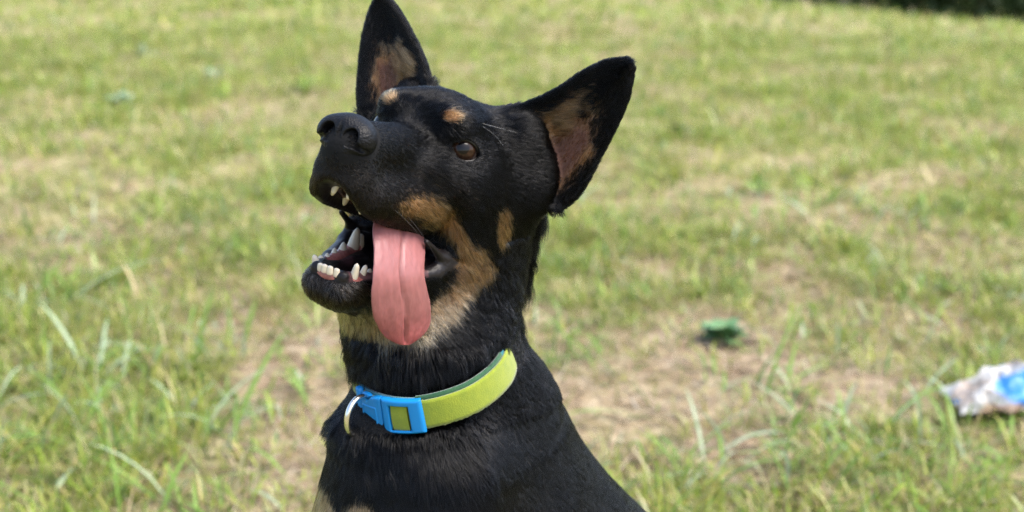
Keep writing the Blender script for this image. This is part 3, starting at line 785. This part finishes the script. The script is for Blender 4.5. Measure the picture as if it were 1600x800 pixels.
    ln = ln * (1 + (neck > .3) * (P[:, 2] > 425) * 0.9 * (noise3(P, .17, 88) - .4))
    ln = np.where((P[:, 0] < -86) & (P[:, 2] > 330) & (x < -30), np.minimum(ln, 10), ln)
    lift = np.where((neck > .3) & (P[:, 2] > 435) & (E < 0), .62, lift)
    lift = lift * rng.uniform(.6, 1.5, n_want) * (1 + .5 * neck * (noise3(P, .09, 89) - .3))
    K = 5; pts = np.zeros((n_want, K, 3)); cur = P - N * .3; pts[:, 0] = cur
    for k in range(1, K):
        t = (k - .5) / (K - 1)
        d = nrm(Tn + N * (lift * (1.35 - t * 1.5))[:, None] + np.array([0, 0, -.10]) * t)
        cur = cur + d * (ln / (K - 1))[:, None]; pts[:, k] = cur
    # ---- locks: neighbouring hairs lean on a shared guide hair
    gi = rng.choice(n_want, n_want // 14, replace=False); kd = KDTree(len(gi))
    for j, i in enumerate(gi): kd.insert(P[i], j)
    kd.balance(); own = np.array([kd.find(p)[1] for p in P]); gp = pts[gi][own]
    pull = np.where(E >= 0, .35, .62)[:, None, None] * (np.linspace(0, 1, K) ** 1.3)[None, :, None] * rng.uniform(.5, 1.1, n_want)[:, None, None]
    far = np.linalg.norm(gp[:, 0] - P, axis=1) > 4.5; pull[far] = 0
    pts = pts + (gp - pts) * pull
    tone = rng.lognormal(0, .35, len(gi))[own]
    # ---- colour
    tan = np.maximum(coat(pts[:, 2], N, E, SQ, F)[0] * (E < 0), tan * (E >= 0))
    hard = (rng.random(n_want) < sstep(.12, .95, tan + (noise3(P, .5, 77) - .5) * .45)).astype(float)
    colr = coat_rgb(hard * .95 + .0, L, P) * (rng.uniform(.7, 1.3, n_want) * tone)[:, None]
    dark = (hard > .5) & (rng.random(n_want) < .16); colr[dark] *= .25
    grey = (x > 25) & (z < -97) & (rng.random(n_want) < .4 * sstep(-112, -100, z) + .25); colr[grey] = np.array([.10, .095, .09]) * rng.uniform(.5, 1.3, grey.sum())[:, None]
    br = (hard < .5) & (x > -5) & (z < -20) & (rng.random(n_want) < .22); colr[br] = np.array([.02, .012, .007])
    skh = (skin > .5) & (E >= 0); colr[skh] = np.array([.10, .052, .030]) * rng.uniform(.6, 1.4, skh.sum())[:, None]
    rad0 = np.where(P[:, 2] < 300, .26, np.where(P[:, 2] < 400, .17, .13)); rad0 = np.where((x > 20) | (E >= 0), .10, rad0)
    rad = rad0[:, None] * np.array([1, 1, .9, .65, .2])[None]
    hc = bpy.data.hair_curves.new('fur'); hc.add_curves([K] * n_want)
    hc.points.foreach_set('position', (pts / 1000).astype(np.float32).ravel())
    at = hc.attributes.get('radius') or hc.attributes.new('radius', 'FLOAT', 'POINT'); at.data.foreach_set('value', (rad / 1000).astype(np.float32).ravel())
    ac = hc.attributes.new('col', 'FLOAT_COLOR', 'CURVE'); cc = np.ones((n_want, 4), np.float32); cc[:, :3] = colr; ac.data.foreach_set('color', cc.ravel())
    m = bpy.data.materials.new('fur'); m.use_nodes = True; nt = m.node_tree; nt.nodes.clear()
    at = node(nt, 'ShaderNodeAttribute', attribute_name='col'); hb = node(nt, 'ShaderNodeBsdfHairPrincipled'); hb.parametrization = 'COLOR'
    hb.inputs['Roughness'].default_value = .17; hb.inputs['Radial Roughness'].default_value = .4; hb.inputs['IOR'].default_value = 1.25
    if 'Random Roughness' in hb.inputs: hb.inputs['Random Roughness'].default_value = .3
    ou = node(nt, 'ShaderNodeOutputMaterial'); nt.links.new(at.outputs['Color'], hb.inputs['Color']); nt.links.new(hb.outputs[0], ou.inputs['Surface'])
    hc.materials.append(m)
    o = bpy.data.objects.new('fur', hc); COL.objects.link(o); o.parent = dog; o.location = -dog.location
    o['kind'] = 'stuff'
    return o
def hdm(L): return (L[:, 0] > -40) & (L[:, 0] < 110) & (L[:, 2] > -125) & (np.abs(L[:, 1]) < 45)
if FUR: grow_fur(460000)

# ---- whiskers
wm, nt, b = mat('whisker_white'); b.inputs['Base Color'].default_value = (.4, .4, .4, 1); b.inputs['Roughness'].default_value = .3
wk, nt, b = mat('whisker_dark'); b.inputs['Base Color'].default_value = (.02, .017, .015, 1); b.inputs['Roughness'].default_value = .35
def whisk(a, d, L, m, r=.16, sag=.15, dr=(0, 0, -1)):
    a = np.array(a, float); d = nrm(np.array(d, float)); pts = [a + d * L * t + np.array(dr) * sag * L * t * t for t in np.linspace(0, 1, 5)]
    tube('whisker', pts, [r, r * .9, r * .6, .03], m, dog, n=5)
whisk((-8, 33, 18), (-.7, .75, .12), 26, wm, .06, .02); whisk((-8, 32.5, 17), (-.7, .75, -.05), 20, wm, .05, .3)
for a, d, L, m in (((50, 25, -50), (-.3, .9, -.3), 28, wk), ((34, 29, -52), (-.4, .8, -.5), 34, wk),
                   ((48, -26, -44), (-.2, -.9, .1), 26, wk), ((-52, 42, -68), (-.5, .5, -.7), 30, wk), ((-56, 42, -62), (-.4, .7, -.6), 26, wk),
                   ((-5, -33, 14), (-.4, -.8, .4), 18, wk)):
    whisk(a, d, L, m, .09, .2)

# ================================================================== GROUND
BARE = [(.284, 2.081, .2), (.426, 2.195, .2), (.154, 1.967, .2), (.499, 2.05, .16), (-.372, 2.195, .14), (-.338, 1.916, .15), (-.289, 1.781, .14), (.437, 3.75, .15), (-.918, 4.459, .12),
        (-.162, 2.081, .2), (.542, 1.689, .13), (.109, 2.257, .14), (-1.242, 3.555, .12)]
LUSH = [(-.709, 2.081, .22), (-.536, 2.164, .11), (-.403, 1.823, .12), (-.587, 1.781, .2), (.479, 1.843, .1), (.117, 2.195, .12), (-.878, 2.464, .25), (-.473, 1.648, .15)]
def gz(x, y):
    P = np.c_[np.ravel(x), np.ravel(y)]
    r = .022 * (noise3(P, 4.0, 101) - .5) + .010 * (noise3(P, 13.0, 102) - .5) + .10 * (noise3(P, .35, 103) - .5) * sstep(3, 10, P[:, 1])
    # the lawn climbs away from the dog to a crest, nearer on the right, and falls off behind it
    t = (P[:, 1] - 1.7) / .35; up = .035 * np.logaddexp(0, t)
    yc = np.clip(9.3 - .75 * P[:, 0], 5.0, 18); d = (P[:, 1] - yc) / .8; dn = .128 * np.logaddexp(0, d)
    e = np.maximum(P[:, 1] - 70, 0)
    return r + up - dn + e * .06
def cover(x, y):
    """0 where dry thatch lies bare, 1 where the turf is thick"""
    P = np.c_[np.ravel(x), np.ravel(y)]
    c = .50 + (.70 - .35 * sstep(2.2, 4, P[:, 1])) * (noise3(P, 1.7, 111) - .5) + .75 * (noise3(P, 5.5, 112) - .5) + .35 * (noise3(P, 14.0, 113) - .5) + .22 * sstep(2.6, 6, P[:, 1])
    for bx, by, r in BARE: c = c - .33 * np.exp(-((P[:, 0] - bx) ** 2 + (P[:, 1] - by) ** 2 * .7) / (r * r))
    for bx, by, r in LUSH: c = c + .35 * np.exp(-((P[:, 0] - bx) ** 2 + (P[:, 1] - by) ** 2) / (r * r))
    return np.clip(c, .14 + .22 * sstep(2.3, 3.4, P[:, 1]), 1)
def axis(lo, hi, near_lo, near_hi, fine, gf):
    a = list(np.arange(near_lo, near_hi, fine)); d = fine
    while a[-1] < hi: d *= gf; a.append(a[-1] + d)
    d = fine
    while a[0] > lo: d *= gf; a.insert(0, a[0] - d)
    return np.array(a)
gx = axis(-400, 400, -1.6, 1.6, .025, 1.12); gy = axis(-60, 900, .2, 4.2, .025, 1.10)
GX, GY = np.meshgrid(gx, gy, indexing='ij'); zz = gz(GX, GY); cv = cover(GX, GY)
nx, ny = len(gx), len(gy); ii = np.arange(nx * ny).reshape(nx, ny)
Q = np.stack([ii[:-1, :-1], ii[1:, :-1], ii[1:, 1:], ii[:-1, 1:]], -1).reshape(-1, 4)
me = mesh_np('ground', np.c_[GX.ravel(), GY.ravel(), zz], Q); vattr(me, 'cover', cv, 'FLOAT')
m, nt, b = mat('turf_ground'); b.inputs['Roughness'].default_value = .95; b.inputs['Specular IOR Level'].default_value = .1
tc = node(nt, 'ShaderNodeTexCoord')
def nz(sc, det=5, dist=0):
    n = node(nt, 'ShaderNodeTexNoise'); n.inputs['Scale'].default_value = sc; n.inputs['Detail'].default_value = det; n.inputs['Distortion'].default_value = dist
    nt.links.new(tc.outputs['Object'], n.inputs['Vector']); return n.outputs['Fac']
def ramp(f, stops):
    r = node(nt, 'ShaderNodeValToRGB'); e = r.color_ramp.elements
    while len(e) < len(stops): e.new(.5)
    for q, (p, c) in zip(e, stops): q.position = p; q.color = (*c, 1)
    nt.links.new(f, r.inputs['Fac']); return r.outputs['Color']
def mixc(f, a, b2):
    x = node(nt, 'ShaderNodeMix', data_type='RGBA'); nt.links.new(f, x.inputs['Factor']); nt.links.new(a, x.inputs[6]); nt.links.new(b2, x.inputs[7]); return x.outputs[2]
dry = ramp(nz(26, 8, .6), [(.28, (.08, .052, .033)), (.42, (.21, .15, .095)), (.55, (.33, .255, .165)), (.72, (.46, .38, .27))])
grn = ramp(nz(9, 8, .4), [(.25, (.09, .115, .028)), (.45, (.16, .19, .045)), (.58, (.205, .215, .06)), (.75, (.27, .25, .11))])
ca = node(nt, 'ShaderNodeAttribute', attribute_name='cover')
ad = node(nt, 'ShaderNodeMath', operation='MULTIPLY_ADD'); nt.links.new(nz(3.5, 6), ad.inputs[0]); ad.inputs[1].default_value = 1.6; ad.inputs[2].default_value = -.85
a2 = node(nt, 'ShaderNodeMath', operation='ADD', use_clamp=True); nt.links.new(ca.outputs['Fac'], a2.inputs[0]); nt.links.new(ad.outputs[0], a2.inputs[1])
nt.links.new(mixc(a2.outputs[0], dry, grn), b.inputs['Base Color'])
bp = node(nt, 'ShaderNodeBump'); bp.inputs['Strength'].default_value = .7; bp.inputs['Distance'].default_value = .012; nt.links.new(nz(60, 8, .5), bp.inputs['Height']); nt.links.new(bp.outputs['Normal'], b.inputs['Normal'])
tag(link('ground', me, m), kind='structure')

# ================================================================== GRASS
PAL = np.array([.97, 1.03, .88]) * np.array([[.25, .30, .040], [.19, .27, .040], [.115, .20, .035], [.15, .24, .095], [.30, .315, .07], [.34, .30, .12], [.44, .37, .22]])
PW = np.array([.24, .17, .08, .08, .20, .13, .10])
def blades(x, y, ln, wd, az, lean, curl, colr, segs):
    n = len(x); z0 = gz(x, y) - .003
    dx, dy = np.cos(az), np.sin(az); px_, py_ = -dy, dx
    tw = rng.uniform(-.9, .9, n); wx = px_ * np.cos(tw) + dx * np.sin(tw) * .5; wy = py_ * np.cos(tw) + dy * np.sin(tw) * .5
    t = np.linspace(0, 1, segs + 1)
    ang = lean[:, None] + curl[:, None] * t[None]
    st = (ln / segs)[:, None]
    hx = np.concatenate([np.zeros((n, 1)), np.cumsum(np.sin(ang[:, :-1] + curl[:, None] / segs / 2) * st, 1)], 1)
    hz = np.concatenate([np.zeros((n, 1)), np.cumsum(np.cos(ang[:, :-1] + curl[:, None] / segs / 2) * st, 1)], 1)
    hz = np.maximum(hz, .002)
    prof = np.sin(np.pi * (.18 + .82 * t)) ** .6; prof[-1] = 0
    V = []
    for k in range(segs + 1):
        cx = x + dx * hx[:, k]; cy = y + dy * hx[:, k]; cz = z0 + hz[:, k]
        if k == segs: V.append(np.stack([cx, cy, cz], 1)[:, None])
        else:
            w = (wd * prof[k] / 2)
            V.append(np.stack([np.stack([cx - wx * w, cy - wy * w, cz], 1), np.stack([cx + wx * w, cy + wy * w, cz], 1)], 1))
    V = np.concatenate(V, 1); m_ = V.shape[1]
    base = (np.arange(n) * m_)[:, None]
    Q = [base + np.array([2 * k, 2 * k + 1, 2 * k + 3, 2 * k + 2]) for k in range(segs - 1)]
    T = base + np.array([2 * segs - 2, 2 * segs - 1, 2 * segs])
    Q = np.concatenate(Q) if Q else np.zeros((0, 4), int)
    return V.reshape(-1, 3), Q, T, np.repeat(colr, m_, 0)
def wedge_pts(n, r0, r1, half=33):
    r = np.sqrt(rng.uniform(r0 * r0, r1 * r1, n)); a = np.radians(rng.uniform(-half, half, n)) if np.isscalar(half) else np.radians(rng.uniform(*half, n)) * rng.choice([-1, 1], n); return r * np.sin(a), r * np.cos(a)
def pick_col(n, dryness):
    k = np.array([rng.choice(7, p=PW) for _ in range(1)]); u = rng.random(n)
    c = np.searchsorted(np.cumsum(PW), u); c = np.clip(c, 0, 6)
    d = rng.random(n) < dryness; c[d] = rng.choice([5, 6, 6, 4], d.sum())
    return PAL[c] * rng.uniform(.75, 1.3, (n, 1)) * rng.uniform(.93, 1.07, (n, 3))
parts = []
def sow(n, r0, r1, ln, wd, segs, tuftr, half=33, frac=.6, pw=1.3):
    nt_ = int(n * frac / 14); tx, ty = wedge_pts(nt_ * 2, r0, r1, half); k = rng.random(len(tx)) < cover(tx, ty) ** pw; tx, ty = tx[k], ty[k]
    ti = rng.integers(0, len(tx), int(n * frac)); th = rng.normal(0, .09, len(tx))
    ox, oy = rng.normal(0, tuftr, (2, len(ti))); x1, y1 = tx[ti] + ox, ty[ti] + oy; az1 = np.arctan2(oy, ox) + rng.normal(0, .6, len(ti)); ts = rng.lognormal(0, .3, len(tx))[ti]
    x2, y2 = wedge_pts(int(n * (1 - frac) * 2), r0, r1, half); k = rng.random(len(x2)) < cover(x2, y2) ** pw; x2, y2 = x2[k], y2[k]
    x = np.r_[x1, x2]; y = np.r_[y1, y2]; az = np.r_[az1, rng.uniform(0, 2 * np.pi, len(x2))]; sc = np.r_[ts, np.ones(len(x2)) * .75]
    m_ = len(x); L = ln * sc * rng.lognormal(0, .32, m_); w = wd * rng.lognormal(0, .3, m_)
    c = cover(x, y)
    colr = pick_col(m_, .10 + .30 * (1 - c)); tint = rng.uniform(.82, 1.18, (len(tx), 1)) * rng.uniform(.92, 1.08, (len(tx), 3)); colr[:len(x1)] *= tint[ti]
    parts.append(blades(x, y, L, w, az, np.abs(rng.normal(.6, .38, m_)), rng.uniform(.1, 1.7, m_), colr, segs))
sow(9000, .55, 1.25, .050, .0034, 3, .018, 60)
sow(115000, 1.2, 3.0, .036, .0029, 3, .016, frac=.72)
sow(125000, 3.0, 6.5, .044, .0042, 3, .025)
sow(95000, 6.5, 15, .052, .0105, 2, .06)
sow(30000, 15, 24, .085, .024, 2, .14)
sow(75000, 1.1, 6.5, .046, .0060, 2, .03, half=(33, 56))
sow(20000, 6.5, 14, .055, .0115, 2, .06, half=(33, 48))
# dry straw lying flat
def straw(n, r0, r1, ln, wd):
    x, y = wedge_pts(n, r0, r1, 36); c = cover(x, y); k = rng.random(n) < (1.1 - .8 * c); x, y = x[k], y[k]; m_ = len(x)
    pal = np.array([[.40, .31, .20], [.48, .40, .28], [.33, .24, .15], [.55, .48, .37], [.24, .16, .10]])
    colr = pal[rng.choice(5, m_, p=[.3, .25, .22, .13, .10])] * rng.uniform(.8, 1.2, (m_, 1))
    parts.append(blades(x, y, ln * rng.lognormal(0, .4, m_), wd * rng.lognormal(0, .3, m_), rng.uniform(0, 2 * np.pi, m_), rng.uniform(1.15, 1.5, m_), rng.uniform(-.1, .5, m_), colr, 3))
straw(6000, .55, 1.25, .045, .0018)
straw(110000, 1.2, 3.2, .040, .0018)
straw(30000, 3.2, 7, .06, .0035)
# long broad blades in the coarse tufts
TUFTS = [(-.709, 2.081, 10, .15, .75), (-.66, 2.09, 8, .12, .5), (-.536, 2.164, 9, .12, .2), (-.403, 1.823, 14, .12, .3), (-.587, 1.781, 16, .12, .3), (-.473, 1.60, 14, .10, .2), (.479, 1.843, 12, .10, .3), (.404, 2.019, 10, .12, .15),
         (.117, 2.195, 18, .10, .1), (.375, 1.689, 16, .10, .3), (.281, 1.781, 16, .09, .3), (-.878, 2.464, 22, .13, .3), (-.384, 1.967, 10, .10, .3), (-.60, 1.90, 10, .11, .5), (.22, 1.70, 12, .09, .1), (.58, 1.76, 12, .09, .2), (-.80, 1.86, 16, .12, .3), (.66, 1.82, 10, .09, .1)]
TUFTS += [(q[0], q[1], int(rng.integers(3, 9)), .068, .25) for q in zip(*wedge_pts(430, 1.35, 3.4)) if rng.random() < .35 + .65 * cover([q[0]], [q[1]])[0]]
for (tx, ty, k, ln, pale) in TUFTS:
    x = tx + rng.normal(0, .03, k); y = ty + rng.normal(0, .03, k); az = rng.uniform(0, 2 * np.pi, k)
    colr = np.where((rng.random(k) < pale)[:, None], np.array([.34, .42, .27]), np.array([.17, .28, .05])) * rng.uniform(.8, 1.2, (k, 1))
    parts.append(blades(x, y, ln * rng.lognormal(0, .25, k), .0058 * rng.lognormal(0, .2, k), az, np.abs(rng.normal(.65, .3, k)), rng.uniform(.4, 1.7, k), colr, 6))
def grass_mat():
    m = bpy.data.materials.new('grass_blade'); m.use_nodes = True; nt = m.node_tree; nt.nodes.clear()
    at = node(nt, 'ShaderNodeAttribute', attribute_name='col'); p = node(nt, 'ShaderNodeBsdfPrincipled'); tr = node(nt, 'ShaderNodeBsdfTranslucent'); mx = node(nt, 'ShaderNodeMixShader'); ou = node(nt, 'ShaderNodeOutputMaterial')
    p.inputs['Roughness'].default_value = .45; p.inputs['Specular IOR Level'].default_value = .4; mx.inputs[0].default_value = .35
    nt.links.new(at.outputs['Color'], p.inputs['Base Color']); nt.links.new(at.outputs['Color'], tr.inputs['Color'])
    nt.links.new(p.outputs[0], mx.inputs[1]); nt.links.new(tr.outputs[0], mx.inputs[2]); nt.links.new(mx.outputs[0], ou.inputs[0]); return m
GM = grass_mat()
off = 0; VV, QQ, TT, CC_ = [], [], [], []
for V, Q, T, c in parts:
    VV.append(V); QQ.append(Q + off); TT.append(T + off); CC_.append(c); off += len(V)
me = mesh_np('grass', np.concatenate(VV), np.concatenate(QQ), np.concatenate(TT)); vattr(me, 'col', np.concatenate(CC_))
g = link('grass', me, GM); tag(g, 'patchy sunlit lawn of short green blades and dry straw', 'grass', kind='stuff')
print('grass tris', sum(len(q) * 2 for q in QQ) + sum(len(t) for t in TT))

# ================================================================== WEEDS (each a thing of its own with its leaves)
leaf_cache = {}
def leaf_mesh(kind):
    if kind in leaf_cache: return leaf_cache[kind]
    V = []; Q = []; n = 8
    for i in range(n + 1):
        t = i / n
        w = {'round': math.sin(math.pi * min(1, .08 + .92 * t)) ** .7 * .40, 'long': math.sin(math.pi * (.06 + .94 * t)) ** .8 * .17, 'lobed': math.sin(math.pi * (.06 + .94 * t)) ** .7 * (.22 + .06 * math.cos(i * math.pi))}[kind]
        if i == n: w = .01
        z = .10 * math.sin(math.pi * t) - .22 * t * t
        V += [(t, -w, z + .10 * w + .015 * math.sin(i * 1.9)), (t, 0, z - .03), (t, w, z + .10 * w + .015 * math.cos(i * 2.3))]
    for i in range(n):
        for j in (0, 1): Q.append((3 * i + j, 3 * i + 3 + j, 3 * i + 4 + j, 3 * i + 1 + j))
    me = mesh_np('leaf', V, Q); leaf_cache[kind] = me; return me
def leaf_mat(name, a, b_):
    m = noise_mat(name, a, b_, 6, .42, .25, 14, spec=.45, coords='Object', dist=.02); return m
LM1 = leaf_mat('leaf_blue_green', (.065, .15, .05), (.12, .23, .085)); LM2 = leaf_mat('leaf_bright_green', (.16, .28, .045), (.26, .37, .07)); LM3 = leaf_mat('leaf_grey_green', (.15, .23, .12), (.25, .33, .2))
def weed(x, y, size, n, kind, m, label, up=.5):
    z = float(gz([x], [y])[0]); root = empty('weed', (x, y, z)); tag(root, label, 'weed plant', 'broad leaved weeds in the lawn')
    st = []
    me0 = leaf_mesh(kind)
    if not me0.materials: me0.materials.append(m)
    for i in range(n):
        o = bpy.data.objects.new('leaf', me0); COL.objects.link(o); o.parent = root
        o.material_slots[0].link = 'OBJECT'; o.material_slots[0].material = m
        k = i / max(1, n - 1); a = i * 2.39996 + random.uniform(-.3, .3); s = size * random.uniform(.7, 1.1) * (1 - .25 * k)
        hh = size * up * k * .6; o.location = (math.cos(a) * size * .12, math.sin(a) * size * .12, .006 + hh)
        o.rotation_euler = (random.uniform(-.3, .3), -random.uniform(.1, .55) - .9 * k * random.uniform(.5, 1), a); o.scale = (s, s, s)
    P = np.array([(0, 0, -10), (2, 1, size * up * 500), (0, 3, size * up * 600 + 4)], float)
    o = tube('stem', P + 0, [3.2, 2.6, 1.5], m, root, frame=None, n=6); o.location = (0, 0, 0)
    return root
weed(.366, 2.277, .050, 18, 'round', LM1, 'dark blue green weed with round leaves right of the dog on dry thatch', .3)
weed(-1.287, 4.511, .060, 8, 'round', LM3, 'wide grey green weed, the broadest one in the left part of the lawn', .25)
weed(-1.079, 4.979, .055, 10, 'lobed', LM3, 'pale lobed weed just up and right of the broad grey green one', .6)
weed(-.714, 4.709, .070, 9, 'long', LM2, "bright yellow green weed just left of the dog's raised ear", .5)
weed(.599, 3.285, .060, 8, 'long', LM2, 'bright green weed with long leaves right of the dog below its ear', .6)
weed(.701, 2.942, .036, 8, 'lobed', LM2, 'small bright weed between the long leaved weed and the pale one near the right edge', .6)
weed(.823, 2.537, .03, 8, 'lobed', LM2, 'small lobed weed above the blue and white wrapper', .7)
weed(-1.493, 5.592, .06, 8, 'lobed', LM3, 'pale blue green weed, farthest up the lawn at the top left', .5)
weed(-.334, 2.05, .034, 8, 'long', LM2, "low yellow green weed left of the dog's collar ring on bare soil", .3)
weed(.489, 4.002, .045, 8, 'round', LM3, "grey green weed right of the dog's ear tip, beyond the other weeds there", .4)

# ================================================================== LITTER: torn wrapper at the right edge
lx, ly, lz = .735, 1.935, float(gz([.735], [1.935])[0])
NU, NV_ = 90, 64; U, Vv = np.meshgrid(np.linspace(-1, 1, NU), np.linspace(-1, 1, NV_), indexing='ij'); UV = np.c_[U.ravel(), Vv.ravel()]
def ridge(P, s, sd): return 1 - np.abs(2 * noise3(P, s, sd) - 1)
hgt = .030 * ridge(UV, 1.6, 201) + .020 * ridge(UV, 3.4, 202) + .008 * ridge(UV, 8, 203)
ed = np.maximum(np.abs(UV[:, 0]), np.abs(UV[:, 1])); hgt = hgt * (1.1 - .7 * ed ** 3) + .006 + .022 * np.exp(-((UV[:, 0] - .1) / .35) ** 2) * (UV[:, 1] + 1) / 2
outl = 1 + .22 * (noise3(np.c_[np.arctan2(UV[:, 1], UV[:, 0]), ed], 2.2, 204) - .5)
X = UV[:, 0] * .098 * outl + .012 * (noise3(UV, 4, 205) - .5); Y = UV[:, 1] * .060 * outl + .02 * (noise3(UV, 4, 206) - .5) + .016 * UV[:, 0]
me = mesh_np('crumpled_wrapper', np.c_[X, Y, hgt], np.stack([q.reshape(-1) for q in (lambda i: (i[:-1, :-1], i[1:, :-1], i[1:, 1:], i[:-1, 1:]))(np.arange(NU * NV_).reshape(NU, NV_))], 1))
white = np.array([.42, .41, .39]); blue = np.array([.03, .20, .55]); brown = np.array([.20, .13, .085])
c = np.tile(white, (len(UV), 1)); du = UV[:, 0] + .35 * (noise3(UV, 3, 207) - .5); dv = UV[:, 1] + .35 * (noise3(UV, 3, 208) - .5)
def blob(a, b_, ra, rb): return sstep(1.15, .85, np.hypot((du - a) / ra, (dv - b_) / rb))
bm_ = np.maximum.reduce([blob(-.97, -.1, .1, .25), blob(.0, -.6, .26, .42), blob(.0, .85, .16, .2), blob(.45, .1, .30, .5), blob(.4, .8, .14, .2), blob(-.02, -.1, .12, .12)])[:, None]
br_ = np.clip(np.maximum.reduce([blob(.2, .35, .2, .35), blob(-.25, -.95, .5, .16), blob(.3, -.3, .08, .3), .6 * sstep(.6, .72, noise3(UV, 4.3, 209))]), 0, 1)[:, None]
c = c * (1 - br_) + brown * br_; c = c * (1 - bm_) + blue * bm_
vattr(me, 'col', c * (.9 + .15 * noise3(UV, 12, 210)[:, None]))
m, nt, b = mat('torn_plastic_wrapper'); at = node(nt, 'ShaderNodeAttribute', attribute_name='col'); nt.links.new(at.outputs['Color'], b.inputs['Base Color']); b.inputs['Roughness'].default_value = .45
o = link('crumpled_wrapper', me, m); o.location = (lx, ly, lz); md = o.modifiers.new('thickness', 'SOLIDIFY'); md.thickness = .0012
tag(o, 'crumpled dirty white and blue plastic wrapper lying in the grass at the right edge', 'litter')

# ================================================================== TREES along the far right
BKM = noise_mat('bark', (.05, .04, .03), (.12, .095, .075), 3, .9, .6, 20, dist=.03)
def tree_parts(seed, H, R, low, n):
    r = np.random.default_rng(seed)
    d = nrm(r.normal(size=(n, 3))); k = r.random(n) ** .4; lump = .72 + .5 * noise3(d * 1.0, 2.3, seed)
    P = d * (k * lump)[:, None] * np.array([R, R, (H - low) / 2]) + np.array([0, 0, (H + low) / 2])
    s = r.uniform(.10, .24, n); a = nrm(r.normal(size=(n, 3)) + [0, 0, .6]); e1 = nrm(np.cross(a, r.normal(size=(n, 3)))); e2 = np.cross(a, e1)
    V = np.stack([P - e1 * s[:, None] * .5, P + e2 * s[:, None] * .35, P + e1 * s[:, None] * .6, P - e2 * s[:, None] * .35], 1).reshape(-1, 3)
    Q = np.arange(n * 4).reshape(n, 4); colr = np.array([.045, .075, .025]) * r.uniform(.6, 1.5, (n, 1)) * r.uniform(.9, 1.1, (n, 3))
    return V, Q, np.repeat(colr, 4, 0)
def tree(x, y, H, R, low, n, name, label, cat, group, seed, tr=.18):
    z = float(gz([x], [y])[0]) - .05; root = empty(name, (x, y, z)); tag(root, label, cat, group)
    V, Q, c = tree_parts(seed, H, R, low, n); me = mesh_np('crown', V, Q, smooth=False); vattr(me, 'col', c)
    o = link('crown', me, GM, root); o.location = (0, 0, 0)
    o = tube('trunk', np.array([(0, 0, -100), (60, 40, H * 250), (-80, 60, H * 550), (40, -30, H * 850)]), [tr * 1000, tr * 800, tr * 500, tr * 150], BKM, root, frame=None, n=12); o.location = (0, 0, 0)
    for q in range(5):
        a = q * 2.4 + seed; z0 = H * 1000 * (.35 + .08 * q)
        tb = tube('limb', np.array([(0, 40, z0), (math.cos(a) * R * 350, math.sin(a) * R * 350, z0 + H * 90), (math.cos(a) * R * 750, math.sin(a) * R * 750, z0 + H * 150)]), [tr * 450, tr * 250, tr * 60], BKM, root, frame=None, n=8); tb.location = (0, 0, 0)
    return root
GT = 'trees and bushes along the far edge of the lawn'
for i, (x, y, H, R, low, n, nm, lb, ct, tr) in enumerate((
    (9.9, 24.5, 7, 2.4, 1.6, 2600, 'broadleaf_tree', 'dark tree with a bare brown trunk at the top right corner', 'tree', .2),
    (11.2, 29, 4.2, 2.3, .0, 5000, 'bush', 'dark leafy bush behind the corner tree at the top right edge', 'bush', .08),
    (9.4, 28.5, 4.0, 2.2, .0, 5000, 'bush', 'dark bush just left of the corner tree beyond the crest of the lawn', 'bush', .08),
    (7.8, 30, 4.2, 2.2, .1, 5000, 'bush', 'blue green bush in the middle of the dark row beyond the crest', 'bush', .08),
    (6.4, 27, 8, 2.6, 2.2, 3000, 'broadleaf_tree', 'tree with a pale trunk between the dark bushes beyond the crest', 'tree', .14),
    (6.2, 34, 4.5, 3.0, .0, 5000, 'bush', 'low bush left of the pale trunk beyond the crest', 'bush', .08),
    (13.2, 33, 5, 3.4, .0, 5000, 'bush', 'farthest bush of the row, at its right end', 'bush', .08))):
    tree(x, y, H, R, low, n, nm, lb, ct, GT, 300 + i, tr)
